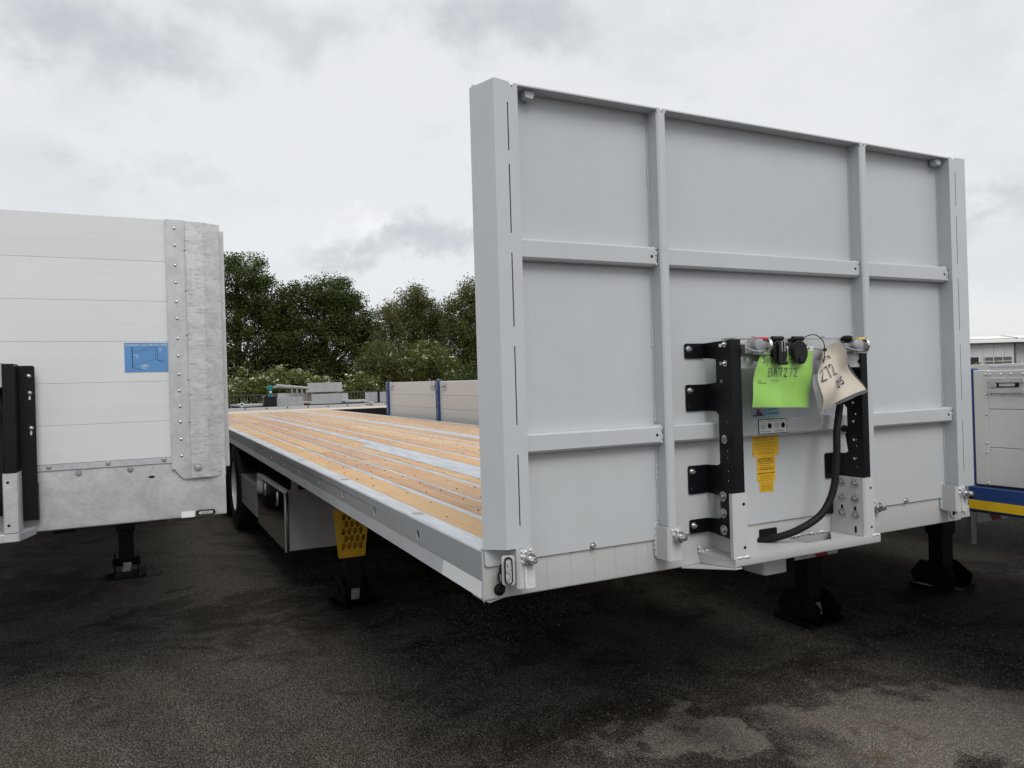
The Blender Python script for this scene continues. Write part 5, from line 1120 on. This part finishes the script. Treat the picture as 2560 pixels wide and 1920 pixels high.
# warehouse with its long wall square to the view
UX = Vector((.8951, -.4454, 0)); UY = Vector((.4454, .8951, 0)); O0 = Vector((68.295, 41.485, 0))
def wp(u, v, z): p = O0 + UX * u + UY * v; return (p.x, p.y, z)
wh = thing('warehouse', 'long grey metal warehouse with white roof edge beyond the trailers', 'warehouse', tuple(O0))
def wbox(name, u0, u1, v0, v1, z0, z1, mat, parent=None):
    return MB().hexa([wp(u0, v0, z0), wp(u1, v0, z0), wp(u1, v1, z0), wp(u0, v1, z0), wp(u0, v0, z1), wp(u1, v0, z1), wp(u1, v1, z1), wp(u0, v1, z1)]).build(name, mat, parent or wh)
wallw = wbox('wall', -30, 4.40, 0, 18, 0, 4.2, 'wall_metal'); wbox('wall', 4.55, 26, .6, 18, 0, 4.2, 'wall_metal')
for k in range(34): wbox('wall_panel', -29.5 + k, -28.53 + k, -.03, -.002, 0, 4.15, 'wall_metal', wallw)
wbox('downpipe', 4.41, 4.54, -.1, .5, 0, 4.18, 'trim_dark')
wbox('eave', -31, 27, -.5, 18.5, 4.205, 4.26, 'trim_dark'); wbox('gutter', -31, 27, -.62, -.505, 4.23, 4.45, 'roof_white'); wbox('fascia', -31, 27, -.48, 18.4, 4.262, 4.60, 'roof_white')
rf = MB().hexa([wp(-31, -.55, 4.605), wp(27, -.55, 4.605), wp(27, 9, 4.605), wp(-31, 9, 4.605), wp(-31, 1.0, 4.90), wp(27, 1.0, 4.90), wp(27, 8.5, 5.2), wp(-31, 8.5, 5.2)]).build('roof', 'roof_white', wh)
b = MB(); b.tube([wp(4.4, -.56, 4.60), wp(4.2, .3, 4.76), wp(3.9, 1.0, 4.89)], .05, 6); b.build('roof_ridge', 'trim_dark', rf)
dw = wbox('roller_door', 1.60, 4.17, -.06, -.031, .2, 2.95, 'glass_dark')
for z in (2.93, 2.52, 2.10, 1.7, 1.2): wbox('door_rail', 1.58, 4.19, -.10, -.062, z - .04, z + .03, 'white_board', dw)
for u in (1.62, 2.42, 3.28, 4.15): wbox('door_mullion', u - .03, u + .03, -.098, -.061, .2, 2.94, 'white_board', dw)
wbox('doorway', -1.0, 1.06, -.05, -.031, 0, 2.93, 'door_dark'); wbox('wall_lamp', 4.85, 5.05, .5, .59, 3.6, 3.68, 'trim_dark')
wd = thing('weeds', 'dry pale grasses and weeds in front of the grey warehouse wall', 'weeds', tuple(O0 - UY * 6)); wd['kind'] = 'stuff'
cl = []
for k in range(300):
    p = O0 + UX * random.uniform(-3, 9) - UY * random.uniform(3, 8); cl.append((p.x, p.y, random.uniform(.6, 2.0), random.uniform(.5, 1.2)))
o = leaf_mesh('weeds', cl, 12, .35, .35, 'weed', None, .1); o['kind'] = 'stuff'; o['label'] = 'dry pale grasses and weeds in front of the grey warehouse wall'
bpy.data.objects.remove(wd)
# two green bushes at the right end
tree('bush', 'small green bush by the warehouse downpipe', 'bush', *(O0 + UX * 5.6 - UY * 3).to_2d(), [(0, 0, 1.9, .5, .5, .6), (.8, -.4, 1.8, .6, .5, .6), (0, 0, 1.0, .9, .7, .8)], .05, 60, 30, .22, 'leaf_shrub', .25)

# ------------------------------------------------------------------ small things on the ground
def twig(label, pts):
    b = MB(); P = spline(pts, 5); b.tube(P, [.005 * (1 - .5 * i / len(P)) for i in range(len(P))], 5)
    m_ = Vector(pts[len(pts) // 2]); b.tube([m_, m_ + Vector((.04, .05, .006)), m_ + Vector((.06, .11, .012))], [.003, .0022, .0012], 5)
    o = b.build('twig', 'twig', None, 60); tag(o, label, 'twig', 'twigs on the asphalt')
twig('dry twig on the asphalt nearer the camera of the two', [(-1.42, 3.99, .006), (-1.33, 4.03, .012), (-1.26, 4.05, .008), (-1.215, 4.13, .02)])
twig('dry twig on the asphalt nearer the tool box of the two', [(-.83, 4.72, .006), (-.74, 4.74, .01), (-.66, 4.745, .008), (-.595, 4.80, .014)])
# loose grit
n = 60000
X = rng.uniform(-2.3, 4.2, n); Y = rng.uniform(-.7, 5.5, n)
ph = np.sin(X * 2.1 + 1.3 * np.sin(Y * 1.7)) + np.sin(Y * 2.9 + 1.1 * np.sin(X * 2.3 + 1)); keep = rng.random(n) < (.35 + .32 * ph).clip(.06, 1); X, Y = X[keep], Y[keep]; n = len(X)
S = rng.uniform(.0018, .0050, (n, 1)) * (1 + .8 * (rng.random((n, 1)) > .97))
oc = np.array([(1, 0, 0), (0, 1, 0), (-1, 0, 0), (0, -1, 0), (0, 0, .8), (0, 0, -.5)], float); V = oc[None] * rng.uniform(.6, 1.4, (n, 6, 1)) * S[:, :, None]
a = rng.uniform(0, 6.28, n); ca, sa = np.cos(a)[:, None], np.sin(a)[:, None]
V = np.stack([V[..., 0] * ca - V[..., 1] * sa + X[:, None], V[..., 0] * sa + V[..., 1] * ca + Y[:, None], V[..., 2] + S * .45], -1)
F = np.array([(0, 1, 4), (1, 2, 4), (2, 3, 4), (3, 0, 4), (1, 0, 5), (2, 1, 5), (3, 2, 5), (0, 3, 5)]); FI = (F[None] + 6 * np.arange(n)[:, None, None]).reshape(-1)
me = bpy.data.meshes.new('grit'); me.vertices.add(6 * n); me.vertices.foreach_set('co', V.ravel()); me.loops.add(24 * n); me.loops.foreach_set('vertex_index', FI.astype(np.int32))
me.polygons.add(8 * n); me.polygons.foreach_set('loop_start', np.arange(0, 24 * n, 3, dtype=np.int32)); me.polygons.foreach_set('loop_total', np.full(8 * n, 3, dtype=np.int32)); me.update(calc_edges=True); me.materials.append(MAT['stone'])
o = link(bpy.data.objects.new('grit', me)); o['kind'] = 'stuff'; o['label'] = 'loose pale grit scattered over the dark asphalt'
